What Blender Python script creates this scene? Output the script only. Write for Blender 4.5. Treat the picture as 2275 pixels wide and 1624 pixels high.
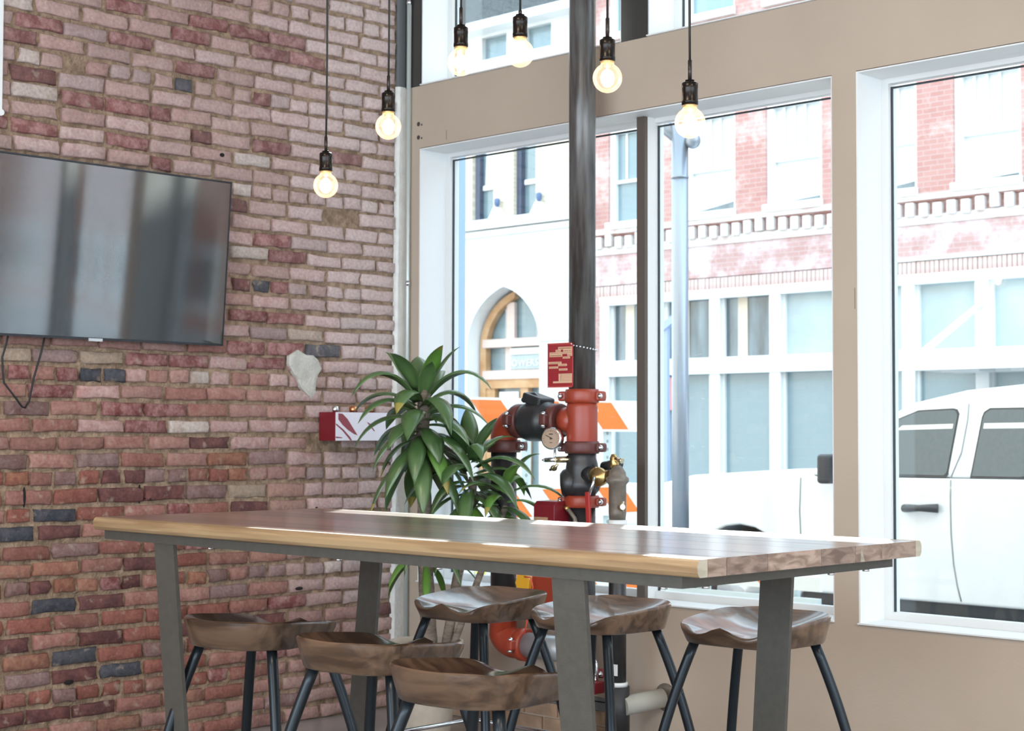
import bpy, bmesh, math, random
from mathutils import Vector, Matrix, noise
random.seed(7)
PI = math.pi
SC = bpy.context.scene
for o in list(bpy.data.objects): bpy.data.objects.remove(o)
COL = SC.collection

# ------------------------------------------------------------ camera, sky, sun, exposure
cam_d = bpy.data.cameras.new('camera'); cam = bpy.data.objects.new('camera', cam_d); COL.objects.link(cam)
cam.matrix_world = Matrix(((0.71478, 0.02684, 0.69883, 5.92), (0.69934, -0.03141, -0.71410, -5.292), (0.00278, 0.99915, -0.04122, 1.31), (0, 0, 0, 1)))
cam_d.sensor_width = 36; cam_d.lens = 57.51; cam_d.clip_start = .05; cam_d.clip_end = 300
cam_d.dof.use_dof = True; cam_d.dof.focus_distance = 4.6; cam_d.dof.aperture_fstop = 8.5
SC.camera = cam
W = bpy.data.worlds.new('sky'); SC.world = W; W.use_nodes = True
bg = W.node_tree.nodes['Background']; bg.inputs[0].default_value = (.72, .86, 1.0, 1); bg.inputs[1].default_value = 4.9
sun_d = bpy.data.lights.new('sun', 'SUN'); sun_d.energy = 17; sun_d.angle = math.radians(.55); sun_d.color = (1, .95, .87)
sun = bpy.data.objects.new('sun', sun_d); COL.objects.link(sun)
sun.rotation_euler = Vector((.745, -1, -.763)).to_track_quat('-Z', 'Y').to_euler()
def area(name, loc, to, sx, sy, e, c):
    d = bpy.data.lights.new(name, 'AREA'); d.shape = 'RECTANGLE'; d.size = sx; d.size_y = sy; d.energy = e; d.color = c
    o = bpy.data.objects.new(name, d); COL.objects.link(o); o.location = loc
    o.rotation_euler = (Vector(to) - Vector(loc)).to_track_quat('-Z', 'Y').to_euler(); return o
# fill lamps added: daylight at the rear and side glazing, warm fill under ceiling
area('daylight_back', (5.5, -9.6, 1.9), (5.5, 0, 1.5), 9.5, 3.0, 300, (.84, .92, 1.0))
area('daylight_side', (11.6, -5, 1.9), (0, -4, 1.5), 7.0, 3.0, 120, (.9, .95, 1.0))
for i, (x, y) in enumerate(((3.2, -4.6), (6.6, -3.2), (6.6, -6.4))):
    area('ceiling_light', (x, y, 4.08), (x, y, 0), 1.2, .6, 60, (1, .80, .60))
SC.view_settings.view_transform = 'Standard'; SC.view_settings.look = 'None'
SC.view_settings.exposure = 0.13; SC.view_settings.gamma = 1; SC.view_settings.use_curve_mapping = False

# ------------------------------------------------------------ materials
def lin(c): return tuple(((v/255)/12.92 if v/255 <= .04045 else (((v/255)+.055)/1.055)**2.4) for v in c)
MATS = {}
def mat(name, rgb, rough=.6, metal=0, spec=.5, var=0, scale=8, bump=0, bscale=60, rgb2=None, stretch=(1, 1, 1), coat=0, detail=6, ramp=(.35, .65)):
    if name in MATS: return MATS[name]
    m = bpy.data.materials.new(name); m.use_nodes = True; nt = m.node_tree; b = nt.nodes['Principled BSDF']
    b.inputs['Roughness'].default_value = rough; b.inputs['Metallic'].default_value = metal
    b.inputs['Specular IOR Level'].default_value = spec; b.inputs['Coat Weight'].default_value = coat
    b.inputs['Base Color'].default_value = (*rgb, 1)
    tc = nt.nodes.new('ShaderNodeTexCoord'); mp = nt.nodes.new('ShaderNodeMapping'); mp.inputs['Scale'].default_value = stretch
    nt.links.new(tc.outputs['Object'], mp.inputs[0])
    if var or rgb2:
        n = nt.nodes.new('ShaderNodeTexNoise'); n.inputs['Scale'].default_value = scale; n.inputs['Detail'].default_value = detail
        nt.links.new(mp.outputs[0], n.inputs[0])
        cr = nt.nodes.new('ShaderNodeValToRGB'); cr.color_ramp.elements[0].position = ramp[0]; cr.color_ramp.elements[1].position = ramp[1]
        c2 = rgb2 or tuple(min(1, v*(1+var)) for v in rgb); c1 = rgb if rgb2 else tuple(v*(1-var) for v in rgb)
        cr.color_ramp.elements[0].color = (*c1, 1); cr.color_ramp.elements[1].color = (*c2, 1)
        nt.links.new(n.outputs[0], cr.inputs[0]); nt.links.new(cr.outputs[0], b.inputs['Base Color'])
    if bump:
        n2 = nt.nodes.new('ShaderNodeTexNoise'); n2.inputs['Scale'].default_value = bscale; n2.inputs['Detail'].default_value = 4
        nt.links.new(mp.outputs[0], n2.inputs[0])
        bp = nt.nodes.new('ShaderNodeBump'); bp.inputs['Strength'].default_value = bump; bp.inputs['Distance'].default_value = .01
        nt.links.new(n2.outputs[0], bp.inputs['Height']); nt.links.new(bp.outputs[0], b.inputs['Normal'])
    MATS[name] = m; return m
def emis(name, rgb, s):
    m = bpy.data.materials.new(name); m.use_nodes = True; nt = m.node_tree; b = nt.nodes['Principled BSDF']
    b.inputs['Base Color'].default_value = (*rgb, 1); b.inputs['Emission Color'].default_value = (*rgb, 1); b.inputs['Emission Strength'].default_value = s
    MATS[name] = m; return m
def glass(name, tint, refl=.06, rough=0.0, emit=None):
    m = bpy.data.materials.new(name); m.use_nodes = True; nt = m.node_tree; nt.nodes.clear()
    out = nt.nodes.new('ShaderNodeOutputMaterial'); t = nt.nodes.new('ShaderNodeBsdfTransparent'); t.inputs[0].default_value = (*tint, 1)
    g = nt.nodes.new('ShaderNodeBsdfGlossy'); g.inputs['Roughness'].default_value = rough
    lw = nt.nodes.new('ShaderNodeLayerWeight'); lw.inputs[0].default_value = .25
    ma = nt.nodes.new('ShaderNodeMath'); ma.operation = 'MULTIPLY_ADD'; ma.inputs[1].default_value = .5; ma.inputs[2].default_value = refl
    nt.links.new(lw.outputs['Fresnel'], ma.inputs[0])
    mx = nt.nodes.new('ShaderNodeMixShader'); nt.links.new(ma.outputs[0], mx.inputs[0]); nt.links.new(t.outputs[0], mx.inputs[1]); nt.links.new(g.outputs[0], mx.inputs[2])
    last = mx
    if emit:
        e = nt.nodes.new('ShaderNodeEmission'); e.inputs[0].default_value = (*emit[0], 1); e.inputs[1].default_value = emit[1]
        ad = nt.nodes.new('ShaderNodeAddShader'); nt.links.new(mx.outputs[0], ad.inputs[0]); nt.links.new(e.outputs[0], ad.inputs[1]); last = ad
    nt.links.new(last.outputs[0], out.inputs[0]); MATS[name] = m; return m

def attr_brick(name, bump=.5):
    m = bpy.data.materials.new(name); m.use_nodes = True; nt = m.node_tree; b = nt.nodes['Principled BSDF']
    b.inputs['Roughness'].default_value = .88; b.inputs['Specular IOR Level'].default_value = .25
    at = nt.nodes.new('ShaderNodeAttribute'); at.attribute_name = 'Col'
    at2 = nt.nodes.new('ShaderNodeAttribute'); at2.attribute_name = 'Col2'
    tc = nt.nodes.new('ShaderNodeTexCoord')
    n = nt.nodes.new('ShaderNodeTexNoise'); n.inputs['Scale'].default_value = 16; n.inputs['Detail'].default_value = 8; n.inputs['Roughness'].default_value = .7
    nt.links.new(tc.outputs['Object'], n.inputs[0])
    cr = nt.nodes.new('ShaderNodeValToRGB'); cr.color_ramp.elements[0].position = .42; cr.color_ramp.elements[1].position = .62
    nt.links.new(n.outputs[0], cr.inputs[0])
    mx = nt.nodes.new('ShaderNodeMixRGB'); nt.links.new(cr.outputs[0], mx.inputs[0]); nt.links.new(at.outputs[0], mx.inputs[1]); nt.links.new(at2.outputs[0], mx.inputs[2])
    # fine mottling
    n3 = nt.nodes.new('ShaderNodeTexNoise'); n3.inputs['Scale'].default_value = 70; n3.inputs['Detail'].default_value = 6
    nt.links.new(tc.outputs['Object'], n3.inputs[0])
    mr = nt.nodes.new('ShaderNodeMapRange'); mr.inputs[1].default_value = .25; mr.inputs[2].default_value = .75; mr.inputs[3].default_value = .78; mr.inputs[4].default_value = 1.2
    nt.links.new(n3.outputs[0], mr.inputs[0])
    mu = nt.nodes.new('ShaderNodeVectorMath'); mu.operation = 'SCALE'; nt.links.new(mx.outputs[0], mu.inputs[0]); nt.links.new(mr.outputs[0], mu.inputs['Scale'])
    # sandy mortar smears and dark pits
    n4 = nt.nodes.new('ShaderNodeTexNoise'); n4.inputs['Scale'].default_value = 22; n4.inputs['Detail'].default_value = 7
    mp4 = nt.nodes.new('ShaderNodeMapping'); mp4.inputs['Location'].default_value = (7, 3, 9); nt.links.new(tc.outputs['Object'], mp4.inputs[0]); nt.links.new(mp4.outputs[0], n4.inputs[0])
    cr4 = nt.nodes.new('ShaderNodeValToRGB'); cr4.color_ramp.elements[0].position = .60; cr4.color_ramp.elements[1].position = .72
    cr4.color_ramp.elements[0].color = (0, 0, 0, 1); cr4.color_ramp.elements[1].color = (.6, .6, .6, 1)
    nt.links.new(n4.outputs[0], cr4.inputs[0])
    mx4 = nt.nodes.new('ShaderNodeMixRGB'); nt.links.new(cr4.outputs[0], mx4.inputs[0]); nt.links.new(mu.outputs[0], mx4.inputs[1]); mx4.inputs[2].default_value = (.38, .30, .235, 1)
    nt.links.new(mx4.outputs[0], b.inputs['Base Color'])
    bp = nt.nodes.new('ShaderNodeBump'); bp.inputs['Strength'].default_value = bump; bp.inputs['Distance'].default_value = .008
    nt.links.new(n3.outputs[0], bp.inputs['Height']); nt.links.new(bp.outputs[0], b.inputs['Normal'])
    MATS[name] = m; return m

def wood(name, c1, c2, scale=3, stretch=(.6, 9, 9), rough=.4, coat=.2, bump=.1, cr_=.12):
    m = bpy.data.materials.new(name); m.use_nodes = True; nt = m.node_tree; b = nt.nodes['Principled BSDF']
    b.inputs['Roughness'].default_value = rough; b.inputs['Coat Weight'].default_value = coat; b.inputs['Coat Roughness'].default_value = cr_
    tc = nt.nodes.new('ShaderNodeTexCoord'); mp = nt.nodes.new('ShaderNodeMapping'); mp.inputs['Scale'].default_value = stretch
    oi = nt.nodes.new('ShaderNodeObjectInfo'); va = nt.nodes.new('ShaderNodeVectorMath'); va.operation = 'ADD'
    sc = nt.nodes.new('ShaderNodeMath'); sc.operation = 'MULTIPLY'; sc.inputs[1].default_value = 13.0; nt.links.new(oi.outputs['Random'], sc.inputs[0])
    nt.links.new(tc.outputs['Object'], mp.inputs[0]); nt.links.new(mp.outputs[0], va.inputs[0]); nt.links.new(sc.outputs[0], va.inputs[1])
    n = nt.nodes.new('ShaderNodeTexNoise'); n.inputs['Scale'].default_value = scale; n.inputs['Detail'].default_value = 8; n.inputs['Distortion'].default_value = .6
    nt.links.new(va.outputs[0], n.inputs[0])
    cr = nt.nodes.new('ShaderNodeValToRGB'); cr.color_ramp.elements[0].position = .38; cr.color_ramp.elements[1].position = .62
    cr.color_ramp.elements[0].color = (*c1, 1); cr.color_ramp.elements[1].color = (*c2, 1); nt.links.new(n.outputs[0], cr.inputs[0])
    hs = nt.nodes.new('ShaderNodeHueSaturation'); mr = nt.nodes.new('ShaderNodeMapRange'); mr.inputs[3].default_value = .8; mr.inputs[4].default_value = 1.25
    nt.links.new(oi.outputs['Random'], mr.inputs[0]); nt.links.new(mr.outputs[0], hs.inputs['Value']); nt.links.new(cr.outputs[0], hs.inputs['Color'])
    nt.links.new(hs.outputs[0], b.inputs['Base Color'])
    if bump:
        bp = nt.nodes.new('ShaderNodeBump'); bp.inputs['Strength'].default_value = bump; bp.inputs['Distance'].default_value = .003
        nt.links.new(n.outputs[0], bp.inputs['Height']); nt.links.new(bp.outputs[0], b.inputs['Normal'])
    MATS[name] = m; return m

def brick_tex(name, c1, c2, mortar, bw=.21, rh=.07, blotch=None, bpos=(.45, .6), bscale=.8):
    m = bpy.data.materials.new(name); m.use_nodes = True; nt = m.node_tree; b = nt.nodes['Principled BSDF']
    b.inputs['Roughness'].default_value = .9; b.inputs['Specular IOR Level'].default_value = .2
    tc = nt.nodes.new('ShaderNodeTexCoord'); mp = nt.nodes.new('ShaderNodeMapping'); mp.inputs['Rotation'].default_value = (PI/2, 0, 0)
    nt.links.new(tc.outputs['Object'], mp.inputs[0])
    t = nt.nodes.new('ShaderNodeTexBrick'); t.inputs['Scale'].default_value = 1; t.inputs['Brick Width'].default_value = bw; t.inputs['Row Height'].default_value = rh
    t.inputs['Mortar Size'].default_value = .007; t.inputs['Color1'].default_value = (*c1, 1); t.inputs['Color2'].default_value = (*c2, 1); t.inputs['Mortar'].default_value = (*mortar, 1)
    nt.links.new(mp.outputs[0], t.inputs[0]); src = t.outputs[0]
    if blotch:
        n = nt.nodes.new('ShaderNodeTexNoise'); n.inputs['Scale'].default_value = bscale; n.inputs['Detail'].default_value = 9; n.inputs['Roughness'].default_value = .68
        nt.links.new(tc.outputs['Object'], n.inputs[0])
        cr = nt.nodes.new('ShaderNodeValToRGB'); cr.color_ramp.elements[0].position = bpos[0]; cr.color_ramp.elements[1].position = bpos[1]
        nt.links.new(n.outputs[0], cr.inputs[0])
        mx = nt.nodes.new('ShaderNodeMixRGB'); nt.links.new(cr.outputs[0], mx.inputs[0]); nt.links.new(src, mx.inputs[1]); mx.inputs[2].default_value = (*blotch, 1)
        src = mx.outputs[0]
    nt.links.new(src, b.inputs['Base Color']); MATS[name] = m; return m

BEIGE = mat('beige_paint', (.47, .385, .305), .75, var=.04, scale=2, bump=.06, bscale=120)
WHITE = mat('white_paint', (.78, .80, .80), .45, spec=.4)
TRIMW = mat('white_trim', (.72, .73, .72), .4)
DARKP = mat('dark_grey_paint', (.045, .043, .04), .35)
BLUEG = mat('blue_grey_paint', (.085, .10, .115), .4)
TAUPE = mat('taupe_paint', (.10, .078, .064), .6)
GASK = mat('gasket', (.03, .04, .045), .5)
MORT = mat('sand_mortar', (.30, .215, .15), .95, var=.3, scale=30, bump=1.0, bscale=90, spec=.1)
PLAST = mat('lime_plaster', (.52, .50, .45), .9, var=.12, scale=14, bump=.7, bscale=60)
PLASTW = mat('white_plaster_edge', (.72, .72, .69), .85, var=.06, scale=20, bump=.5, bscale=60)
BRICK = attr_brick('old_brick')
PANE = glass('window_glass', (.93, .97, .97), .035)
BULBG = glass('bulb_glass', (1, .93, .84), .05, 0, ((1, .70, .46), .42))
FIL = emis('lamp_filament', (1, .70, .40), 55)
COIL = emis('lamp_inner_glow', (1, .78, .55), 9.0)
SOCK = mat('bronze_socket', (.014, .010, .008), .25, metal=.6)
BRASSG = mat('brass', (.55, .38, .16), .3, metal=1)
CORD = mat('black_cord', (.012, .012, .012), .6)
STEEL = mat('powder_coated_steel', (.068, .063, .053), .5, var=.08, scale=40, bump=.08, bscale=200)
LEGS = mat('dark_blue_steel', (.02, .027, .033), .32, metal=.5)
CHROME = mat('chrome', (.75, .77, .8), .15, metal=1)
BLK = mat('black_pipe', (.022, .022, .024), .38, var=.3, scale=14, spec=.6)
RISERM = mat('riser_steel', (.15, .148, .145), .27, metal=.25, var=.5, scale=5, stretch=(6, 6, .7), rgb2=(.06, .052, .047))
REDP = mat('red_orange_paint', (.33, .045, .02), .38, spec=.6)
RUST = mat('brown_red_paint', (.11, .032, .026), .45)
MAROON = mat('maroon_housing', (.19, .012, .02), .35)
GREYC = mat('cast_iron_grey', (.20, .17, .14), .45, metal=.3, var=.2, scale=30)
TVB = mat('tv_bezel', (.012, .012, .014), .3)
CONC = mat('concrete', (.42, .40, .38), .6, var=.12, scale=3, bump=.05)
TABW = wood('walnut_stave', (.15, .075, .055), (.27, .15, .11), scale=3, stretch=(.5, 14, 14), rough=.30, coat=1.0, bump=0, cr_=.17)
SAPW = wood('pale_sapwood', (.24, .15, .075), (.35, .24, .13), scale=3, stretch=(.9, 16, 16), rough=.42, coat=.15)
ENDG = wood('end_grain', (.17, .115, .09), (.34, .25, .20), scale=9, stretch=(4, 2, 6), rough=.6, coat=0)
ENDS = wood('end_grain_pale', (.36, .33, .26), (.45, .41, .33), scale=9, stretch=(4, 2, 6), rough=.6, coat=0)
SEATW = wood('seat_wood', (.050, .026, .014), (.14, .082, .048), scale=4, stretch=(1.2, 7, 7), rough=.28, coat=.8)

# ------------------------------------------------------------ mesh builder
class MB:
    def __init__(s): s.v = []; s.f = []; s.sm = []; s.mi = []; s.cur = 0
    def add(s, vs, fs, smooth=False):
        k = len(s.v); s.v += [tuple(v) for v in vs]
        for f in fs: s.f.append(tuple(i+k for i in f)); s.sm.append(smooth); s.mi.append(s.cur)
        return s
    def box(s, x0, x1, y0, y1, z0, z1, M=None):
        if x0 > x1: x0, x1 = x1, x0
        if y0 > y1: y0, y1 = y1, y0
        if z0 > z1: z0, z1 = z1, z0
        vs = [Vector((x, y, z)) for x in (x0, x1) for y in (y0, y1) for z in (z0, z1)]
        if M: vs = [M @ v for v in vs]
        return s.add(vs, [(0, 1, 3, 2), (4, 6, 7, 5), (0, 4, 5, 1), (2, 3, 7, 6), (0, 2, 6, 4), (1, 5, 7, 3)])
    def obox(s, c, ax, ay, az, hx, hy, hz):
        c = Vector(c); ax = Vector(ax).normalized(); ay = Vector(ay).normalized(); az = Vector(az).normalized()
        vs = [c + ax*hx*a + ay*hy*b + az*hz*d for a in (-1, 1) for b in (-1, 1) for d in (-1, 1)]
        return s.add(vs, [(0, 1, 3, 2), (4, 6, 7, 5), (0, 4, 5, 1), (2, 3, 7, 6), (0, 2, 6, 4), (1, 5, 7, 3)])
    def lathe(s, prof, o=(0, 0, 0), ax=(0, 0, 1), n=20, caps=True, smooth=True):
        # prof: list of (r, h) along the axis
        o = Vector(o); ax = Vector(ax).normalized(); u = ax.orthogonal().normalized(); w = ax.cross(u)
        vs = []
        for r, h in prof:
            for i in range(n):
                a = 2*PI*i/n; vs.append(o + ax*h + u*r*math.cos(a) + w*r*math.sin(a))
        fs = [(j*n+i, j*n+(i+1) % n, (j+1)*n+(i+1) % n, (j+1)*n+i) for j in range(len(prof)-1) for i in range(n)]
        s.add(vs, fs, smooth)
        if caps:
            k = len(s.v) - len(vs)
            if prof[0][0] > 1e-4: s.f.append(tuple(k+i for i in range(n))[::-1]); s.sm.append(False); s.mi.append(s.cur)
            if prof[-1][0] > 1e-4: s.f.append(tuple(k+(len(prof)-1)*n+i for i in range(n))); s.sm.append(False); s.mi.append(s.cur)
        return s
    def cyl(s, p0, p1, r, r1=None, n=16):
        p0 = Vector(p0); d = Vector(p1)-p0; return s.lathe([(r, 0), (r if r1 is None else r1, d.length)], p0, d, n)
    def tube(s, pts, r, n=8, closed=False):
        pts = [Vector(p) for p in pts]; N = len(pts); rr = r if isinstance(r, (list, tuple)) else [r]*N
        prev = None; vs = []
        for i, p in enumerate(pts):
            a = pts[(i-1) % N] if closed or i > 0 else p; b = pts[(i+1) % N] if closed or i < N-1 else p
            t = (b-a).normalized()
            u = t.orthogonal().normalized() if prev is None else (prev - t*prev.dot(t)).normalized()
            prev = u; w = t.cross(u)
            for k in range(n): an = 2*PI*k/n; vs.append(p + (u*math.cos(an)+w*math.sin(an))*rr[i])
        L = N if closed else N-1
        fs = [(i*n+k, i*n+(k+1) % n, ((i+1) % N)*n+(k+1) % n, ((i+1) % N)*n+k) for i in range(L) for k in range(n)]
        s.add(vs, fs, True)
        if not closed:
            k0 = len(s.v)-len(vs)
            s.f.append(tuple(k0+i for i in range(n))[::-1]); s.f.append(tuple(k0+(N-1)*n+i for i in range(n))); s.sm += [False, False]; s.mi += [s.cur]*2
        return s
    def prism(s, poly, axis, a, b):
        # poly: 2D points; extruded along axis ('x': poly=(y,z), 'y': poly=(x,z), 'z': poly=(x,y))
        def P(p, t): return {'x': (t, p[0], p[1]), 'y': (p[0], t, p[1]), 'z': (p[0], p[1], t)}[axis]
        n = len(poly); vs = [P(p, a) for p in poly]+[P(p, b) for p in poly]
        return s.add(vs, [tuple(range(n))[::-1], tuple(range(n, 2*n))]+[(i, (i+1) % n, n+(i+1) % n, n+i) for i in range(n)])
    def sphere(s, c, r, n=16, m=10, sc=(1, 1, 1)):
        prof = [(max(1e-5, r*math.sin(PI*j/m)), -r*math.cos(PI*j/m)) for j in range(m+1)]
        k = len(s.v); s.lathe(prof, (0, 0, 0), (0, 0, 1), n, False)
        for i in range(k, len(s.v)): v = s.v[i]; s.v[i] = (c[0]+v[0]*sc[0], c[1]+v[1]*sc[1], c[2]+v[2]*sc[2])
        return s
    def build(s, name, mats, parent=None, label=None, kind=None, bevel=0, seg=2, weld=False, subd=0, fixn=True):
        org = Vector((0, 0, 0))
        if parent is not None:
            p = parent
            while p is not None: org += Vector(p.location); p = p.parent
        me = bpy.data.meshes.new(name)
        me.from_pydata([tuple(Vector(v)-org) for v in s.v], [], s.f); me.update()
        if not isinstance(mats, (list, tuple)): mats = [mats]
        for m in mats: me.materials.append(m)
        for p, a, b in zip(me.polygons, s.sm, s.mi): p.use_smooth = a; p.material_index = b
        if weld or fixn:
            bm = bmesh.new(); bm.from_mesh(me)
            if weld: bmesh.ops.remove_doubles(bm, verts=bm.verts, dist=1e-5)
            bmesh.ops.recalc_face_normals(bm, faces=bm.faces); bm.to_mesh(me); bm.free()
        o = bpy.data.objects.new(name, me); COL.objects.link(o); o.parent = parent
        if label: o['label'] = label
        if kind: o['kind'] = kind
        if bevel:
            md = o.modifiers.new('bevel', 'BEVEL'); md.width = bevel; md.segments = seg; md.limit_method = 'ANGLE'; md.angle_limit = .6
        if subd:
            md = o.modifiers.new('sub', 'SUBSURF'); md.levels = subd; md.render_levels = subd
        return o
def thing(name, label, cat, loc=(0, 0, 0), group=None, rz=0):
    o = bpy.data.objects.new(name, None); COL.objects.link(o); o.location = loc; o.rotation_euler = (0, 0, rz); o.empty_display_size = .1
    o['label'] = label; o['category'] = cat
    if group: o['group'] = group
    return o
def tag(o, label, cat, group=None):
    o['label'] = label; o['category'] = cat
    if group: o['group'] = group
    return o
def copy_tree(o, parent=None):
    c = o.copy(); COL.objects.link(c); c.parent = parent
    for ch in list(o.children): copy_tree(ch, c)
    return c
def struct(name, mb, m, bevel=0):
    return mb.build(name, m, kind='structure', bevel=bevel)

# ------------------------------------------------------------ room shell
CEIL = 4.15
floor = struct('floor', MB().box(-.3, 11.5, -9.5, .2, -.1, 0), mat('polished_concrete', (.30, .27, .25), .28, var=.18, scale=2.5, coat=.2))
ceilg = struct('ceiling', MB().box(-.3, 11.5, -9.5, .2, CEIL, CEIL+.15), mat('ceiling_paint', (.5, .48, .46), .8))
# front wall with the shop windows: openings x0,x1 (lower, z .60-2.68) and transom openings
LOW = [(.112, 2.449), (2.555, 5.02), (5.13, 7.5), (7.62, 10.0)]
UP = [(.118, 1.39), (1.533, 2.80), (2.945, 4.215), (4.36, 5.63), (5.775, 7.05), (7.19, 8.46), (8.6, 9.9)]
w = MB(); T = .2
w.box(-.3, 11.5, 0, T+.035, -.15, .598)
w.box(-.3, 11.5, 0, T+.035, 2.682, 2.984)
xs = [-.3]+[v for a in LOW for v in a]+[11.5]
for i in range(0, len(xs), 2): w.box(xs[i], xs[i+1], 0, T+.035, .598, 2.682)
w.box(-.3, 11.5, .02, T+.12, 4.02, CEIL+.1)
wall_front = struct('wall_front', w, BEIGE)
# dark steel posts of the transom zone
xs = [-.3]+[v for a in UP for v in a]+[11.5]
w = MB(); k = 0
for i in range(0, len(xs), 2):
    k += 1
    p = MB().box(xs[i], xs[i+1], .0, T+.1, 2.984, 4.02)
    po = struct('trim_%d' % k, p, DARKP)
    if i < len(xs)-2: MB().box(xs[i+1], xs[i+1]+.006, .004, T, 2.985, 4.02).build('side_lining', BLUEG, po)
# dark scuffs, old screw holes at left end of the beam
hole = MB()
for z in (2.80, 2.735):
    hole.cyl((.105, -.001, z), (.105, .012, z), .011, n=10)
    hole.cyl((.128, -.0015, z-.006), (.128, .012, z-.006), .005, n=8)
hole.build('screw_hole', mat('hole_dark', (.06, .045, .04), .9), wall_front)
MB().box(.30, .303, -.0012, .001, 2.70, 2.745).build('scuff_mark', mat('scuff', (.24, .19, .15), .9), wall_front)
MB().box(2.545, 2.548, -.001, .001, 1.78, 1.86).build('scuff_mark', MATS['scuff'], wall_front)

def shop_window(name, x0, x1, z0, z1, mull=(), gask=True):
    r = MB()   # painted reveal lining (root mesh)
    d = .006
    r.box(x0, x0+d, .002, T, z0+d, z1-d).box(x1-d, x1, .002, T, z0+d, z1-d).box(x0, x1, .002, T, z1-d, z1-.0005).box(x0, x1, -.012, T, z0+.0005, z0+d)
    root = struct(name, r, WHITE)
    f = MB(); t = .03
    f.box(x0+d, x0+d+t, T-.03, T+.03, z0+d, z1-d).box(x1-d-t, x1-d, T-.03, T+.03, z0+d, z1-d)
    f.box(x0+d+t, x1-d-t, T-.03, T+.012, z1-d-.02, z1-d).box(x0+d+t, x1-d-t, T-.03, T+.012, z0+d, z0+d+t)
    f.build('window_frame', TRIMW, root)
    xs = [x0+d+t]+[v for m in mull for v in (m-.022, m+.022)]+[x1-d-t]
    for m in mull:
        mo = MB().box(m-.022, m+.022, .12, T+.03, z0+d, z1-d).build('mullion', TRIMW, root)
        MB().box(m-.0222, m+.0222, .1, .12, z0+d, z1-d).build('mullion_face', TAUPE, mo)
    for i in range(0, len(xs), 2):
        a, b = xs[i], xs[i+1]; za, zb = z0+d+t, z1-d-t
        g = MB().box(a, b, T-.003, T+.003, za, zb).build('pane', PANE, root)
        q = MB(); e = .007
        q.box(a, a+e, T-.012, T-.004, za, zb-e).box(a, b, T-.012, T-.004, zb-e, zb)
        q.build('gasket', GASK, g)
    return root
for i, (a, b) in enumerate(LOW): shop_window('window_%d' % (i+1), a, b, .60, 2.68, mull=((a+b)/2+.135,) if i == 0 else ((a+b)/2,))
for i, (a, b) in enumerate(UP): shop_window('window_%d' % (i+5), a+.006, b, 2.984, 4.02)
# outer jamb with its blue shade put into the colour, left of window 1
struct('trim_20', MB().box(-.3, .1125, T+.036, T+.11, -.15, 2.98), mat('outer_jamb', (.33, .47, .62), .6))

# other room walls, glazed at the back and at the right side so that daylight comes in
w = MB()
w.box(-.3, 11.5, -9.5, -9.3, 0, .6).box(-.3, 11.5, -9.5, -9.3, 3.3, CEIL)
for x in (-.3, 2.6, 5.5, 8.4, 11.2): w.box(x, x+.3, -9.5, -9.3, .6, 3.3)
struct('wall_back', w, BEIGE)
w = MB(); w.box(11.3, 11.5, -9.5, 0, 0, .6).box(11.3, 11.5, -9.5, 0, 3.3, CEIL)
for y in (-9.3, -6.4, -3.4, -.3): w.box(11.3, 11.5, y, y+.3, .6, 3.3)
struct('wall_right', w, BEIGE)

# ------------------------------------------------------------ brick wall (left)
# mortar body
w = MB(); nx, nz = 260, 240; Y0, Y1, Z0, Z1 = -4.2, .0, 0.0, CEIL
vs = []
for j in range(nz+1):
    for i in range(nx+1):
        y = Y0+(Y1-Y0)*i/nx; z = Z0+(Z1-Z0)*j/nz
        vs.append((-.017+.012*noise.noise(Vector((y*23, z*23, 0)))+.007*noise.noise(Vector((y*60, z*60, 4))), y, z))
w.add(vs, [(j*(nx+1)+i, j*(nx+1)+i+1, (j+1)*(nx+1)+i+1, (j+1)*(nx+1)+i) for j in range(nz) for i in range(nx)], True)
w.box(-.3, -.03, -9.5, 0, 0, CEIL)
w.box(-.03, -.01, -9.5, Y0, 0, CEIL)
wall_left = struct('wall_left', w, MORT)
bricks = []  # (y0, y1, z0, z1, seed)
def zc(n):   # height of course centre n; header courses are n = 0, 6, 12 ...
    H = [.251, .686, 1.123, 1.545, 1.967, 2.387, 2.812, 3.242, 3.67, 4.09]
    q = n/6; i = max(0, min(8, int(math.floor(q)))); return H[i]+(H[i+1]-H[i])*(q-i)
rb = random.Random(11)
STR = .2135; HD = .107
OFF = {}
for n in range(-3, 55):
    z = zc(n) if n >= 0 else .251+n*.0725
    hgt = .0545+rb.uniform(-.005, .003)
    header = (n % 6 == 0)
    y = -.055; m = n % 2
    first = True
    while y > -4.15:
        if header and not (y > -.25 and rb.random() < .2): L = HD+rb.uniform(-.004, .004)
        else: L = STR+rb.uniform(-.005, .005)
        if first and not header: L = (STR if m else HD)+rb.uniform(-.01, .02)
        if not header and rb.random() < .03: L = HD
        first = False
        jt = .011+rb.uniform(0, .012)
        if rb.random() > .012:
            dz = rb.uniform(-.002, .002)+.004*noise.noise(Vector((y*2, n, 0)))
            bricks.append((y-L+jt, y, z-hgt/2+dz, z+hgt/2+dz, n))
        y -= L
# palette (albedo) of the bricks
PAL = {'n': ((.32, .17, .135), (.26, .11, .09)), 'r': ((.25, .10, .075), (.19, .068, .052)), 'p': ((.44, .29, .265), (.36, .19, .17)),
       'w': ((.50, .43, .38), (.42, .33, .28)), 'd': ((.10, .042, .042), (.17, .07, .06)), 'b': ((.045, .050, .062), (.085, .082, .095)),
       'm': ((.17, .055, .05), (.36, .19, .18)), 't': ((.34, .26, .185), (.28, .20, .14)), 'v': ((.23, .145, .135), (.17, .09, .08)), 'o': ((.29, .135, .085), (.22, .085, .06))}
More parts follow.
